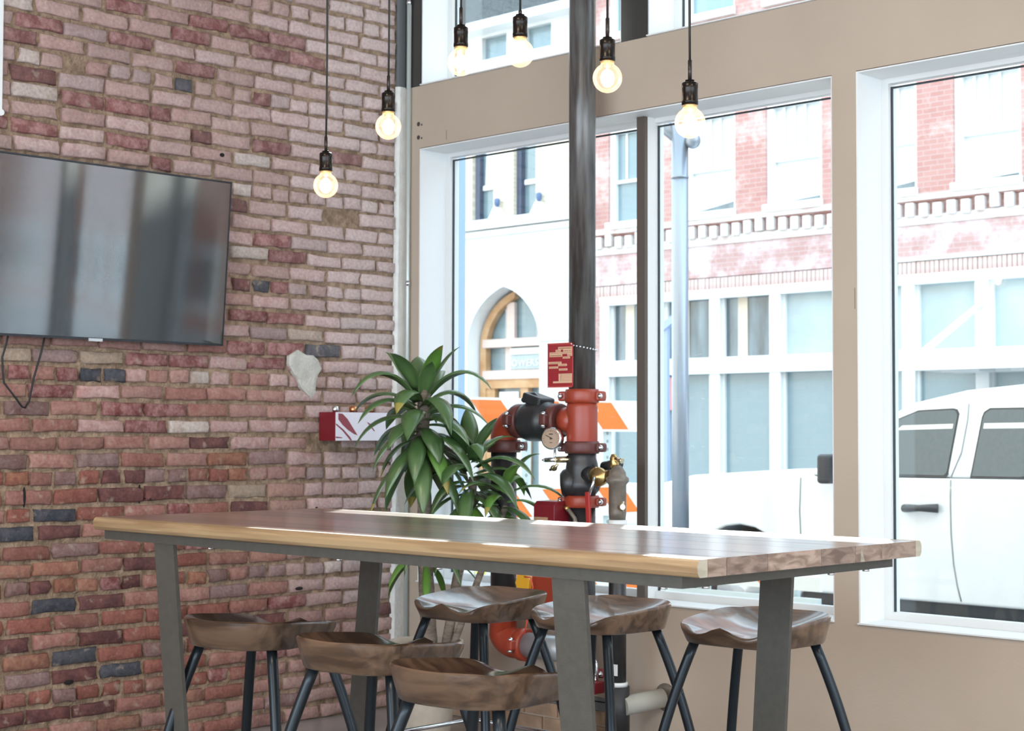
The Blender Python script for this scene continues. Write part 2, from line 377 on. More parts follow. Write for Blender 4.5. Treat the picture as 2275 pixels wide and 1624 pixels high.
# bricks with a colour of their own: (y, z, kind)
SPEC = [(-1.276, 2.829, 'b'), (-1.698, 1.549, 'b'), (-1.592, 1.552, 'b'), (-0.555, 1.674, 'b'), (-0.165, 1.774, 'v'), (-1.869, 0.967, 'b'), (-1.967, 0.898, 'b'), (-1.953, 0.609, 'b'), (-1.707, 0.393, 'b'), (-1.629, 0.324, 'b'), (-1.942, 2.761, 'd'), (-1.991, 2.932, 'm'), (-1.747, 2.976, 'v'), (-0.772, 3.129, 'm'), (-1.261, 2.906, 'm'), (-1.133, 2.997, 'm'), (-2.079, 2.916, 'm'), (-0.981, 1.978, 'd'), (-0.861, 1.978, 'b'), (-0.704, 1.976, 'm'), (-0.955, 1.833, 'm'), (-0.723, 1.835, 'm'), (-0.961, 1.691, 'm'), (-0.721, 1.709, 'm'), (-0.761, 2.117, 'm'), (-0.659, 2.117, 'm'), (-0.513, 1.972, 'r'), (-0.924, 2.124, 'w'), (-0.988, 2.542, 'w'), (-0.676, 1.76, 't'), (-1.539, 1.051, 'd'), (-1.321, 1.046, 'd'), (-1.09, 1.046, 'v'), (-1.186, 1.263, 'd'), (-1.603, 1.118, 'd'), (-1.499, 1.116, 'd'), (-1.396, 1.114, 'v'), (-1.272, 1.112, 'v'), (-1.542, 0.656, 'd'), (-0.867, 1.046, 't'), (-1.722, 0.402, 'r'), (-2.019, 2.836, 'w'), (-1.939, 2.835, 'n'), (-1.838, 2.844, 'n'), (-1.755, 2.825, 'v'), (-1.596, 2.836, 'v'), (-1.508, 2.846, 'v'), (-1.382, 2.929, 'n'), (-1.014, 3.118, 'm'), (-1.229, 3.129, 'm'), (-0.915, 3.045, 'v'), (-1.339, 2.747, 'p'), (-1.561, 2.667, 'm'), (-1.896, 2.645, 'w'), (-1.964, 2.499, 'm'), (-1.792, 2.522, 'p'), (-1.645, 2.541, 'm'), (-1.539, 2.67, 'r'), (-1.43, 2.782, 'm'), (-0.917, 3.218, 'n'), (-0.713, 3.1, 'm'), (-0.555, 3.044, 'm'), (-0.965, 3.117, 'm'), (-0.812, 2.806, 'm'), (-0.911, 2.71, 'p'), (-0.416, 2.577, 'm'), (-0.607, 2.941, 'p'), (-0.171, 3.261, 'p'), (-2.076, 2.754, 'b'), (-2.03, 1.13, 'o'), (-1.852, 1.127, 'v'), (-2.048, 1.051, 'r'), (-1.93, 1.048, 'r'), (-1.707, 1.042, 'r'), (-2.025, 0.829, 'r'), (-1.867, 0.83, 'v'), (-1.683, 0.83, 'r'), (-1.985, 0.756, 'o'), (-1.764, 0.752, 'o'), (-1.984, 0.685, 'v'), (-1.885, 0.679, 'd'), (-1.773, 0.68, 'o'), (-1.67, 0.683, 'o'), (-1.783, 0.609, 'd'), (-1.595, 0.613, 'd'), (-1.862, 0.525, 'r'), (-1.636, 0.534, 'r'), (-1.96, 0.471, 'd'), (-1.719, 0.467, 'd'), (-1.979, 0.402, 'o'), (-1.978, 0.331, 'v'), (-1.737, 0.324, 'd'), (-1.977, 0.26, 'r'), (-1.858, 0.247, 'v'), (-1.756, 0.244, 'v'), (-1.653, 0.251, 'r'), (-1.975, 0.189, 'd'), (-1.735, 0.188, 'd'), (-1.482, 0.232, 'r'), (-1.914, 1.29, 'r'), (-1.52, 1.328, 'm'), (-1.753, 1.336, 'p'), (-1.996, 1.469, 'n'), (-1.755, 1.474, 'p'), (-1.543, 1.469, 'n'), (-1.322, 1.467, 'r'), (-1.995, 1.406, 'v'), (-1.856, 1.408, 'n'), (-1.628, 1.411, 'm'), (-1.411, 1.404, 'm'), (-1.184, 1.411, 'n'), (-1.955, 1.335, 'n'), (-1.954, 1.263, 'r'), (-1.71, 1.263, 'r'), (-1.431, 1.262, 'r'), (-1.992, 1.192, 'v'), (-1.792, 1.19, 'n'), (-1.561, 1.197, 'v'), (-1.318, 1.191, 'n'), (-1.063, 1.192, 'o'), (-0.894, 1.191, 'v'), (-2.057, 1.61, 't'), (-1.959, 1.604, 'v'), (-1.798, 1.619, 't'), (-1.61, 1.626, 't'), (-1.524, 1.62, 'm'), (-1.324, 1.617, 'm'), (-1.092, 1.625, 'p'), (-0.849, 1.623, 'm'), (-2.023, 0.741, 'o'), (-1.49, 0.765, 'd'), (-1.404, 0.892, 'v'), (-1.802, 0.547, 'o'), (-1.919, 0.316, 'v'), (-1.246, 0.867, 'd'), (-1.106, 0.793, 'v'), (-1.104, 0.666, 'v'), (-0.863, 0.681, 'v'), (-1.032, 0.603, 'v'), (-0.787, 0.546, 'm'), (-0.913, 0.763, 'n'), (-0.738, 0.704, 'v'), (-0.532, 0.692, 'v'), (-0.371, 0.673, 'w'), (-0.452, 0.605, 'p'), (-0.261, 0.55, 'v'), (-0.583, 0.511, 'v')]
def brick_kind(b):
    for sy, sz, k in SPEC:
        if b[0]-.006 <= sy <= b[1]+.006 and b[2]-.008 <= sz <= b[3]+.008: return k
    return None
def make_brick(mb, cols, y0, y1, z0, z1, kind, rnd):
    L = y1-y0; px = rnd.uniform(-.006, .005); mz = rnd.uniform(-.0022, .0022)
    tilt = rnd.uniform(-.0018, .0018)
    nY = 5 if L > .15 else 4; nZ = 3; e = .0045
    vs = []; sd = rnd.uniform(0, 99)
    def jit(a, b, s): return 1.9*s*noise.noise(Vector((a*40+sd, b*40, sd)))
    ys = [y0+e*1.3+(L-2.6*e)*i/(nY-1) for i in range(nY)]; zs = [z0+e+(z1-z0-2*e)*j/(nZ-1) for j in range(nZ)]
    for z in zs:
        for y in ys: vs.append((px+jit(y, z, .003), y+jit(z, y, .0035), z+mz*(y-y0)/L*2+jit(y+5, z, .003)))
    fs = [(j*nY+i, j*nY+i+1, (j+1)*nY+i+1, (j+1)*nY+i) for j in range(nZ-1) for i in range(nY-1)]
    ring = [i for i in range(nY)]+[j*nY+nY-1 for j in range(1, nZ)]+[(nZ-1)*nY+i for i in range(nY-2, -1, -1)]+[j*nY for j in range(nZ-2, 0, -1)]
    R = len(ring); cy = (y0+y1)/2; cz = (z0+z1)/2
    base = len(vs)
    for r in ring:
        v = vs[r]; oy = e*1.5*(1 if v[1] > cy else -1) if (r % nY in (0, nY-1)) else 0; oz = e*(1 if r >= (nZ-1)*nY else -1) if (r < nY or r >= (nZ-1)*nY) else 0
        vs.append((v[0]-.0045-abs(jit(v[1], v[2], .004)), v[1]+oy+jit(v[2], v[1], .003), v[2]+oz))
    for r in range(R): v = vs[base+r]; vs.append((-.03, v[1], v[2]))
    for a in range(R):
        b = (a+1) % R; fs.append((ring[a], ring[b], base+b, base+a)); fs.append((base+a, base+b, base+R+b, base+R+a))
    mb.add(vs, fs, True)
    c1, c2 = PAL[kind]; g = rnd.uniform(.84, 1.14); 
    # lime residue and light put into colour, paler by the window and high up
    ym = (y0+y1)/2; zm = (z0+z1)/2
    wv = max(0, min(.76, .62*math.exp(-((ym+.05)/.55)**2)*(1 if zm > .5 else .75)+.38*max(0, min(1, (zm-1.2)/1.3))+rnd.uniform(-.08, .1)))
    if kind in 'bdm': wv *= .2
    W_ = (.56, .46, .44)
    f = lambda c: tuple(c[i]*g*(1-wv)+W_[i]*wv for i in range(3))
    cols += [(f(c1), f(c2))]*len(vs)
def finish_bricks(mb, cols, name, parent, kind=None):
    o = mb.build(name, BRICK, parent, kind=kind); me = o.data
    for an, ix in (('Col', 0), ('Col2', 1)):
        ca = me.color_attributes.new(an, 'FLOAT_COLOR', 'POINT')
        ca.data.foreach_set('color', [x for c in cols for x in (*c[ix], 1.0)])
    return o
CP = Vector((5.92, -5.292, 1.31)); FW = Vector((-.6988, .7141, .0412)); RT = Vector((.71478, .69934, .00278)); UPV = Vector((.02684, -.03141, .99915))
def in_view_area(b):
    c = Vector((0, (b[0]+b[1])/2, (b[2]+b[3])/2)) - CP; d = c.dot(FW)
    u = c.dot(RT)/d*3634.6; v = c.dot(UPV)/d*3634.6
    vis = abs(u) < 1140 and abs(v) < 815
    if -2.4 < (b[0]+b[1])/2 < -1.12 and 1.72 < (b[2]+b[3])/2 < 2.36: vis = False      # behind the television
    return (1 if vis else 0)*(b[1]-b[0])*(b[3]-b[2])/d**2*1e6*(.4)
order = sorted(range(len(bricks)), key=lambda i: -in_view_area(bricks[i]))
single = set(order[:300])
field = MB(); fcols = []; rnd = random.Random(5)
for i, b in enumerate(bricks):
    ym, zm = (b[0]+b[1])/2, (b[2]+b[3])/2
    k = brick_kind(b)
    r = rnd.random()
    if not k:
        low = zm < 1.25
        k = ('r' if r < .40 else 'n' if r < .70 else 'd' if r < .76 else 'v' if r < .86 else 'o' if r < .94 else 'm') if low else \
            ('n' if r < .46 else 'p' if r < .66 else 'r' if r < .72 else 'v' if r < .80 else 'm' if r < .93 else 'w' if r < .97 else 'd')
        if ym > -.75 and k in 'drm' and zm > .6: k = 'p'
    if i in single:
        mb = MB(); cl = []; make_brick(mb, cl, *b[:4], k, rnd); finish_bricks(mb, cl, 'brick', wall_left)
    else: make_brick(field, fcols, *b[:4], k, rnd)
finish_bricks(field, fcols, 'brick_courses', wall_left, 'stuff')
# dark voids where mortar has fallen out
hm = mat('void_dark', (.012, .009, .008), 1)
for (y, z, a, h) in ((-1.62, 1.03, .035, .012), (-1.42, 1.03, .035, .012), (-1.47, 1.05, .008, .05), (-1.82, .47, .03, .012), (-1.79, .30, .03, .012), (-2.0, 1.05, .009, .05), (-.53, .965, .03, .01), (-.50, 2.545, .012, .016), (-1.07, 2.53, .02, .012), (-.62, .60, .03, .01)):
    MB().sphere((-.004, y, z), 1, 8, 6, (.008, a/1.3, h/1.2)).build('mortar_void', hm, wall_left)
# plaster patch left on the bricks
pp = [(-.698, 1.658), (-.665, 1.678), (-.646, 1.687), (-.60, 1.664), (-.56, 1.664), (-.528, 1.644), (-.512, 1.603), (-.530, 1.575), (-.540, 1.540), (-.548, 1.49), (-.566, 1.466), (-.60, 1.49), (-.632, 1.517), (-.645, 1.55), (-.671, 1.577), (-.70, 1.62)]
m_ = MB(); c = Vector((.014, -.61, 1.59)); vs = [(.009+.003*math.sin(i*2.3), a, b) for i, (a, b) in enumerate(pp)]+[(-.01, a, b) for a, b in pp]+[tuple(c)]
inn = [(.014+.002*math.sin(i*3.1), c[1]+(a-c[1])*.82, c[2]+(b-c[2])*.82) for i, (a, b) in enumerate(pp)]
n = len(pp); vs = vs+inn
fs = [(i, (i+1) % n, n+(i+1) % n, n+i) for i in range(n)]+[(2*n+1+i, 2*n+1+(i+1) % n, (i+1) % n, i) for i in range(n)]+[(2*n+1+i, 2*n+1+(i+1) % n, 2*n) for i in range(n)]
m_.add(vs, fs); m_.build('plaster_patch', PLAST, wall_left)
# white plaster edge strip in the corner, ragged on the brick side
m_ = MB(); N = 60; vs = []
for j in range(N+1):
    z = 2.99*j/N
    yl = -.072+.022*z/2.99+.006*noise.noise(Vector((0, z*16, 3)))
    vs += [(-.01, yl, z), (.004, yl+.004, z), (.012, yl+.014, z), (.012, 0, z)]
m_.add(vs, [(j*4+i, j*4+i+1, (j+1)*4+i+1, (j+1)*4+i) for j in range(N) for i in range(3)]); m_.build('plaster_edge', PLASTW, wall_left)
MB().box(-.01, .006, -.045, 0, 2.99, CEIL).build('corner_strip', mat('grey_corner', (.16, .17, .18), .6), wall_left)
# masonry base showing below the painted wall, with its steel angle
base = struct('trim_10', MB().box(.15, 1.35, -.012, 0, .165, .185).box(.15, 1.35, -.012, -.008, .13, .17), mat('steel_angle', (.22, .25, .26), .45, metal=.4))
bsm = mat('base_stone', (.36, .24, .16), .9, var=.25, scale=8, bump=.6, bscale=40)
for i in range(6):
    for j in range(2):
        MB().box(.15+i*.2+(.09 if j else 0), .34+i*.2+(.09 if j else 0), -.008-.003*((i+j) % 2), 0, .005+j*.065, .062+j*.065).build('stone', bsm, base)

# conduit in the corner
t = MB().cyl((.052, -.018, 0), (.052, -.018, CEIL), .0105, n=12)
cd = t.build('conduit', mat('conduit_grey', (.50, .56, .54), .35, metal=.3)); tag(cd, 'thin grey vertical conduit in the corner between brick wall and windows', 'conduit')
for z in (.9, 2.03, 3.4): MB().cyl((.052, -.018, z-.012), (.052, -.018, z+.012), .0135, n=12).build('coupling', CHROME, cd)
wc = thing('cable_raceway', 'slim white vertical cable cover on the brick at the upper left edge', 'raceway', (0.02, -2.14, 2.56))
MB().box(-.01, .02, -2.150, -2.132, 2.57, CEIL).build('cover', WHITE, wc, bevel=.002)
MB().cyl((.0, -2.141, 2.562), (.03, -2.141, 2.562), .013, n=12).build('end_cap', WHITE, wc)

# ------------------------------------------------------------ television
tv = thing('television', 'large flat black television mounted on the brick wall', 'television', (.06, -1.73, 1.68))
tl = math.atan2(.055, .712)
ax = Vector((0, 1, 0)); az = Vector((math.sin(tl), 0, math.cos(tl))); an = Vector((math.cos(tl), 0, -math.sin(tl)))
c = Vector((.09, -1.735, 2.038)); HW, HH = .63, .356
b_ = MB(); b_.obox(c-an*.016, an, ax, az, .016, HW, HH); b_.build('housing', TVB, tv, bevel=.003)
m = bpy.data.materials.new('tv_screen'); m.use_nodes = True; bs = m.node_tree.nodes['Principled BSDF']; bs.inputs['Base Color'].default_value = (.006, .008, .011, 1)
bs.inputs['Roughness'].default_value = .06; bs.inputs['IOR'].default_value = 2.3
s_ = MB(); NX = 24
vs = []
for j in range(2):
    for i in range(NX+1):
        u = -1+2*i/NX; vs.append(c+an*(.0012+.0012*math.cos(u*PI*1.6+.4))+ax*u*(HW-.007)+az*(j*2-1)*(HH-.008))
vs = [v+an*.0036 for v in vs]
s_.add(vs, [(i, i+1, NX+2+i, NX+1+i) for i in range(NX)], True); s_.build('screen', m, tv)
f_ = MB()
f_.obox(c+an*.003+ax*(HW-.003), an, ax, az, .004, .003, HH).obox(c+an*.003-ax*(HW-.003), an, ax, az, .004, .003, HH)
f_.obox(c+an*.003+az*(HH-.003), an, ax, az, .004, HW, .003).obox(c+an*.003-az*(HH-.005), an, ax, az, .005, HW, .005)
f_.build('bezel', mat('tv_edge', (.03, .033, .04), .25, metal=.3), tv)
MB().obox(c+an*.009-az*(HH-.001), an, ax, az, .003, .032, .006).build('badge', mat('badge_silver', (.6, .62, .64), .3, metal=.7), tv)
MB().box(.022, .05, -2.0, -1.5, 1.9, 2.15).build('wall_bracket', DARKP, tv)
pts = [(.045, -2.10, 1.72), (.035, -2.106, 1.66), (.03, -2.121, 1.60), (.028, -2.118, 1.55), (.03, -2.112, 1.50), (.034, -2.075, 1.455), (.03, -2.033, 1.408), (.03, -2.02, 1.404), (.03, -2.003, 1.43), (.03, -1.985, 1.52), (.035, -1.955, 1.63), (.045, -1.94, 1.72)]
tag(MB().tube(pts, .0042, 6).build('power_cord', CORD), 'black power cord hanging in a loop below the television', 'cord')

# ------------------------------------------------------------ box on the brick wall
bx = thing('wall_box', 'white oblong box with dark red leaf print on the brick behind the plant', 'box', (0, -.33, 1.35))
MB().box(.0, .118, -.515, -.15, 1.272, 1.404).build('body', MAROON, bx, bevel=.002, label='dark maroon sides')
MB().box(.118, .1205, -.514, -.151, 1.273, 1.403).build('front_panel', mat('satin_white', (.80, .77, .84), .4), bx)
lf = MB()
def leafpoly(pts): lf.prism(pts, 'x', .1205, .1212)
leafpoly([(-.50, 1.398), (-.475, 1.396), (-.445, 1.372), (-.415, 1.335), (-.385, 1.298), (-.405, 1.303), (-.44, 1.32), (-.475, 1.345), (-.50, 1.37)])
leafpoly([(-.514, 1.352), (-.47, 1.325), (-.43, 1.29), (-.418, 1.274), (-.428, 1.274), (-.475, 1.318), (-.514, 1.345)])
leafpoly([(-.33, 1.36), (-.31, 1.352), (-.28, 1.318), (-.285, 1.316), (-.315, 1.345)])
leafpoly([(-.514, 1.292), (-.475, 1.288), (-.478, 1.284), (-.514, 1.285)])
lf.build('leaf_print', mat('leaf_red', (.28, .055, .075), .5), bx)
for i, (y, r, mm) in enumerate(((-.468, .016, CHROME), (-.36, .02, None), (-.265, .02, None))):
    q = MB().lathe([(r*.8, 0), (r, .008), (r, .022), (r*.55, .03)], (.06, y, 1.404), n=12).build('small_jar', mm or mat('copper', (.75, .33, .16), .3, metal=1))
    tag(q, ('small chrome jar', 'small copper jar nearer the chrome one', 'small copper jar nearest the window')[i]+' on top of the white wall box', 'jar')

# ------------------------------------------------------------ pendant bulbs
def pendant(x, z, label, zc_, sleeve):
    t = thing('pendant_lamp', label, 'pendant lamp', (x, -2.0, z), 'bare bulb pendants above the table')
    R_ = .0400
    prof = [(R_*math.sin(a), -R_*math.cos(a)) for a in [PI*i/14 for i in range(0, 12)]]; prof[0] = (1e-4, -R_)
    prof += [(.0205, .034), (.0165, .041), (.0155, .046)]
    g = MB().lathe(prof, (x, -2.0, z), n=24, caps=False).build('bulb', BULBG, t, fixn=False)
    fm = MB()
    for k in range(6):
        a = k*PI/3; fm.tube([(x+.006*math.cos(a), -2+.006*math.sin(a), z+.018), (x+.011*math.cos(a), -2+.011*math.sin(a), z-.016)], .0014, 6)
    fm.build('filament', FIL, g)
    MB().sphere((x, -2.0, z-.001), 1, 12, 8, (.019, .019, .025)).build('glow_tube', COIL, g)
    MB().lathe([(.005, .046), (.003, .02)], (x, -2.0, z), n=8).build('stem', mat('stem_glass', (.9, .8, .65), .2), g)
    MB().lathe([(.0178, .0), (.0195, .003), (.0178, .006)], (x, -2, z+.040), n=20).build('collar', mat('warm_ring', (.75, .48, .22), .35, metal=.6), t)
    MB().lathe([(.0172, .046), (.0215, .047), (.0215, .056), (.0205, .058), (.0205, .085), (.021, .087), (.021, .102), (.0175, .1045), (.0125, .105), (.0125, .110), (.006, .112)], (x, -2, z), n=24).build('socket', SOCK, t)
    MB().cyl((x, -2, z+.110), (x, -2, z+.112+sleeve), .0052, n=10).build('strain_relief', mat('relief_dark', (.03, .022, .02), .3, metal=.4), t)
    pl_ = bpy.data.lights.new('bulb_light', 'POINT'); pl_.energy = 2.6; pl_.color = (1, .66, .36); pl_.shadow_soft_size = .012
    plo = bpy.data.objects.new('bulb_light', pl_); COL.objects.link(plo); plo.parent = t; plo.location = (0, 0, 0)
    pts = []
    H = CEIL-(z+.11+sleeve); nn = 14
    for i in range(nn+1):
        f = i/nn; pts.append((x+.007*math.sin(f*9+x)*math.sin(PI*f), -2+.005*math.sin(f*7)*math.sin(PI*f), z+.11+sleeve+H*f))
    MB().tube(pts, .0032, 8).build('cord', CORD, t)
    MB().lathe([(.05, CEIL-.03-z), (.055, CEIL-.02-z), (.055, CEIL-z)], (x, -2, z), n=20).build('ceiling_canopy', SOCK, t)
    return t
pendant(1.865, 2.097, 'bare globe bulb pendant hanging lowest, in front of the brick left of the corner', 0, .045)
pendant(2.165, 2.247, 'bare globe bulb pendant just left of the corner, second from the brick side', 0, .045)
pendant(2.485, 2.395, 'bare globe bulb pendant over the left end of the upper window sill', 0, .05)
pendant(2.727, 2.383, 'bare globe bulb pendant immediately left of the tall black pipe', 0, .01)
pendant(3.054, 2.263, 'bare globe bulb pendant immediately right of the tall black pipe', 0, .05)
pendant(3.334, 2.105, 'bare globe bulb pendant furthest right, nearest the window column', 0, .05)

# ------------------------------------------------------------ table
TX0, TX1, TY0, TY1, TZ = 1.505, 3.828, -2.605, -1.722, 1.05; TH = .038
tb = thing('bar_table', 'long bar height table with butcher block walnut top and steel frame', 'table', (2.66, -2.16, 0))
ysplit = [TY0, -2.572, -2.507, -2.36, -2.155, -2.013, -1.90, -1.748, TY1]
def stave(y0, y1, sap, side=0):
    m_ = MB(); m_.mi = []
    g = .0008 if not (abs(y0+2.507) < .002 or abs(y1+2.507) < .002) else .0018
    r = .016
    if sap:
        oy = y0 if side < 0 else y1; iy = y1 if side < 0 else y0; s = 1 if side < 0 else -1
        prof = [(iy-g*s*0-s*.0004, TZ), (oy+s*.008, TZ), (oy+s*.002, TZ-.004), (oy-s*.002, TZ-.014), (oy-s*.001, TZ-.028), (oy+s*.004, TZ-TH+.002), (oy+s*.008, TZ-TH), (iy-s*.0004, TZ-TH)]
    else: prof = [(y0+g/2, TZ-.0006), (y0+g/2+.001, TZ), (y1-g/2-.001, TZ), (y1-g/2, TZ-.0006), (y1-g/2, TZ-TH), (y0+g/2, TZ-TH)]
    n = len(prof)
    vs = [(TX0, a, b) for a, b in prof]+[(TX1, a, b) for a, b in prof]
    m_.add(vs, [(i, (i+1) % n, n+(i+1) % n, n+i) for i in range(n)]); m_.cur = 1
    m_.add(vs, [tuple(range(n))[::-1], tuple(range(n, 2*n))])
    return m_.build('edge_strip' if sap else 'stave', [SAPW, ENDS] if sap else [TABW, ENDG], tb, label=('pale sapwood edge strip' if sap else None))
stave(ysplit[0], ysplit[1], True, -1)
for i in range(1, 7): stave(ysplit[i], ysplit[i+1], False)
stave(ysplit[7], ysplit[8], True, 1)
MB().prism([(-1.993, 1.0125), (-1.975, 1.0125), (-1.990, 1.045)][::1], 'x', TX1, TX1+.0006).build('inlay', ENDS, tb)
AX0, AX1, AY0, AY1, AZ0, AZ1 = 1.525, 3.765, -2.578, -1.75, .984, TZ-TH
fr = MB()
fr.box(AX0, AX1, AY0, AY0+.04, AZ0, AZ1).box(AX0, AX1, AY1-.04, AY1, AZ0, AZ1).box(AX0, AX0+.04, AY0+.04, AY1-.04, AZ0, AZ1).box(AX1-.04, AX1, AY0+.04, AY1-.04, AZ0, AZ1)
fr.box(2.62, 2.70, AY0+.04, AY1-.04, AZ0+.006, AZ1-.001)
fr.build('apron_frame', STEEL, tb)
def tleg(x0, ytop, ybot, yin):
    m_ = MB(); t_ = .012 if yin > 0 else -.012
    zb = 0.0
    vs = [(x, y, z) for x in (x0, x0+.098) for (y, z) in ((ytop, AZ0), (ybot, zb))]+[(x, y+t_, z) for x in (x0, x0+.098) for (y, z) in ((ytop, AZ0), (ybot, zb))]
    m_.add(vs, [(0, 1, 3, 2), (4, 6, 7, 5), (0, 4, 5, 1), (2, 3, 7, 6), (0, 2, 6, 4), (1, 5, 7, 3)])
    return m_.build('leg', STEEL, tb)
for x0 in (1.785, 3.385):
    tleg(x0, -2.572, -2.483, 1); tleg(x0, -1.757, -1.846, -1)
    MB().box(x0, x0+.098, -2.49, -1.84, 0, .012).build('foot_bar', STEEL, tb)
for (x, y) in ((2.05, -2.56), (2.62, -2.56), (3.0, -2.56), (3.70, -2.56), (3.752, -2.48), (3.752, -2.0), (3.752, -1.85)):
    MB().cyl((x, y, AZ0-.006), (x, y, AZ0), .0085, n=8).build('bolt', CHROME, tb)
MB().lathe([(.006, 0), (.0115, 0), (.0115, .002), (.006, .002)], (3.484, -1.80, .965), (1, 0, 0), n=14).build('washer', CHROME, tb)

# ------------------------------------------------------------ bar stools
def make_stool():
    t = thing('bar_stool', '', 'stool', (0, 0, 0), 'saddle seat bar stools around the table')
    # seat: local +y is the raised back rim, -y is the pommel front
    W2, D2 = .195, .175; nu, nv = 20, 18
    zb = .687
    def outline(u, v, inset):
        # u,v in -1..1 ; rounded square, back edge bowed
        x = u*(W2-inset); y = v*(D2-inset)
        x *= 1-.05*(v+1)*.5*0-.06*(1-v)*.5
        y += .035*(1-u*u)*(1 if v > 0 else 0)*max(0, v)
        r = (abs(u)**4+abs(v)**4)**(1/4) if (u or v) else 1
        m = max(abs(u), abs(v)); k = m/r if r else 1
        return x*(1-(1-k)*.9), y*(1-(1-k)*.9)
    def top(u, v):
        rb = max(abs(u), v, 0)
        edge_back = max(0, (v-.25)/.75)**2.0*.046
        edge_side = (abs(u)**3.0)*(.012+.036*max(0, (v+1)/2)**.8)
        dish = -.026*math.exp(-((u*1.5)**2+((v-.15)*1.3)**2))
        pom = .016*math.exp(-(u/.22)**2)*max(0, (-v-.25)/.75)
        thigh = -.012*math.exp(-((abs(u)-.52)/.28)**2)*max(0, (-v)/1)
        return zb+.044+max(edge_back, edge_side)-.010*(abs(u*v)**3 if v > 0 else 0)+dish+pom+thigh
    vs = []
    for j in range(nv+1):
        for i in range(nu+1):
            u = -1+2*i/nu; v = -1+2*j/nv; u = math.copysign(abs(u)**.8, u); v = math.copysign(abs(v)**.8, v)
            x, y = outline(u, v, 0); vs.append((x, y, top(u, v)))
    k = len(vs); fs = [(j*(nu+1)+i, j*(nu+1)+i+1, (j+1)*(nu+1)+i+1, (j+1)*(nu+1)+i) for j in range(nv) for i in range(nu)]
    ring = [i for i in range(nu+1)]+[j*(nu+1)+nu for j in range(1, nv+1)]+[nv*(nu+1)+i for i in range(nu-1, -1, -1)]+[j*(nu+1) for j in range(nv-1, 0, -1)]
    R = len(ring)
    mb = MB()
    rim = [(vs[r][0]*1.018, vs[r][1]*1.018, vs[r][2]-.004) for r in ring]
    mid = [(vs[r][0]*1.01, vs[r][1]*1.01, vs[r][2]-.014) for r in ring]
    low = [(vs[r][0]*.93, vs[r][1]*.93, zb+.004) for r in ring]
    bot = [(vs[r][0]*.91, vs[r][1]*.91, zb) for r in ring]
    V = vs+rim+mid+low+bot
    F = fs
    for a in range(R):
        b = (a+1) % R
        F.append((ring[a], ring[b], k+b, k+a)); F.append((k+a, k+b, k+R+b, k+R+a)); F.append((k+R+a, k+R+b, k+2*R+b, k+2*R+a)); F.append((k+2*R+a, k+2*R+b, k+3*R+b, k+3*R+a))
    F.append(tuple(k+3*R+a for a in range(R)))
    mb.add(V, F, True); seat = mb.build('seat', SEATW, t)
    ms = seat.data; ms.polygons[len(ms.polygons)-1].use_smooth = False
    seat.modifiers.new('edge', 'EDGE_SPLIT').split_angle = math.radians(50)
    for sx in (-1, 1):
        for sy in (-1, 1):
            pts = []
            for i in range(15):
                f = i/14; q = 1-(1-f)**1.75
                pts.append((sx*(.135+.125*q), sy*(.115+.105*q), zb+.002-(zb+.002)*f))
            MB().tube(pts, .0155, 10).build('leg', LEGS, t)
    q = 1-(1-.58)**1.75; a, b = .135+.125*q, .115+.105*q; z = zb*.42
    MB().tube([(-a, -b, z), (a, -b, z), (a, b, z), (-a, b, z)], .008, 8, closed=True).build('foot_ring', CHROME, t)
    MB().box(-.14, .14, -.12, -.09, zb-.004, zb).box(-.14, .14, .09, .12, zb-.004, zb).box(-.14, -.11, -.12, .12, zb-.004, zb).box(.11, .14, -.12, .12, zb-.004, zb).build('mounting_frame', LEGS, t)
    return t
st0 = make_stool()
ST = [(1.94, -1.38, 0, 'wooden saddle seat stool on the window side, nearest the plant and red pipe'),
      (2.435, -1.325, -.02, 'wooden saddle seat stool on the window side, middle one behind the table leg'),
      (2.997, -1.265, .02, 'wooden saddle seat stool on the window side, furthest right below the column'),
      (1.97, -2.315, PI+.22, 'brown bar stool on the near side, closest to the brick wall'),
      (2.58, -2.375, PI+.12, 'brown bar stool on the near side, middle of the row'),
      (3.15, -2.545, PI+.08, 'brown bar stool on the near side, nearest the camera beside the front table leg')]
for i, (x, y, r, lab) in enumerate(ST):
    o = st0 if i == 0 else copy_tree(st0)
    o.location = (x, y, 0); o.rotation_euler = (0, 0, r); o['label'] = lab

# ------------------------------------------------------------ sprinkler riser
RX, RY, RR = 1.305, -.153, .057
rs = thing('sprinkler_riser', 'tall fire sprinkler riser pipe with red tee and black valves before the window', 'pipe', (RX, RY, 0))
MB().cyl((RX, RY, 1.44), (RX, RY, CEIL), RR, n=32).build('riser_pipe', RISERM, rs)
def coupling(p, axd, r, h, m_, nm='coupling', bolts=((.9, -.45), (-.9, .45))):
    p = Vector(p); axd = Vector(axd).normalized()
    o = MB().lathe([(r*.99, -h/2), (r*1.13, -h/2), (r*1.2, -h*.28), (r*1.2, h*.28), (r*1.13, h/2), (r*.99, h/2)], p, axd, n=28).build(nm, m_, rs)
    u = Vector((.93, .37, 0)).normalized() if abs(axd.z) > .5 else Vector((0, -1, .05)).normalized()
    w_ = axd.cross(u).normalized()
    for s in (1, -1):
        e = MB().obox(p+u*s*r*1.36, u, w_, axd, r*.30, r*.36, h*.36)
        e.build('lug', m_, o, bevel=.008, seg=3)
    for s in (1, -1):
        b = MB()
        c_ = p+u*s*r*1.45
        b.cyl(c_-w_*r*.52, c_+w_*r*.52, .0075, n=10)
        b.lathe([(.011, 0), (.013, .004), (.009, .011), (.002, .013)], c_+w_*r*.34, w_, n=8); b.lathe([(.011, 0), (.013, .004), (.009, .011), (.002, .013)], c_-w_*r*.34, -w_, n=8)
        b.build('bolt', CHROME, o)
    return o
coupling((RX, RY, 1.466), (0, 0, 1), RR*1.08, .058, REDP)
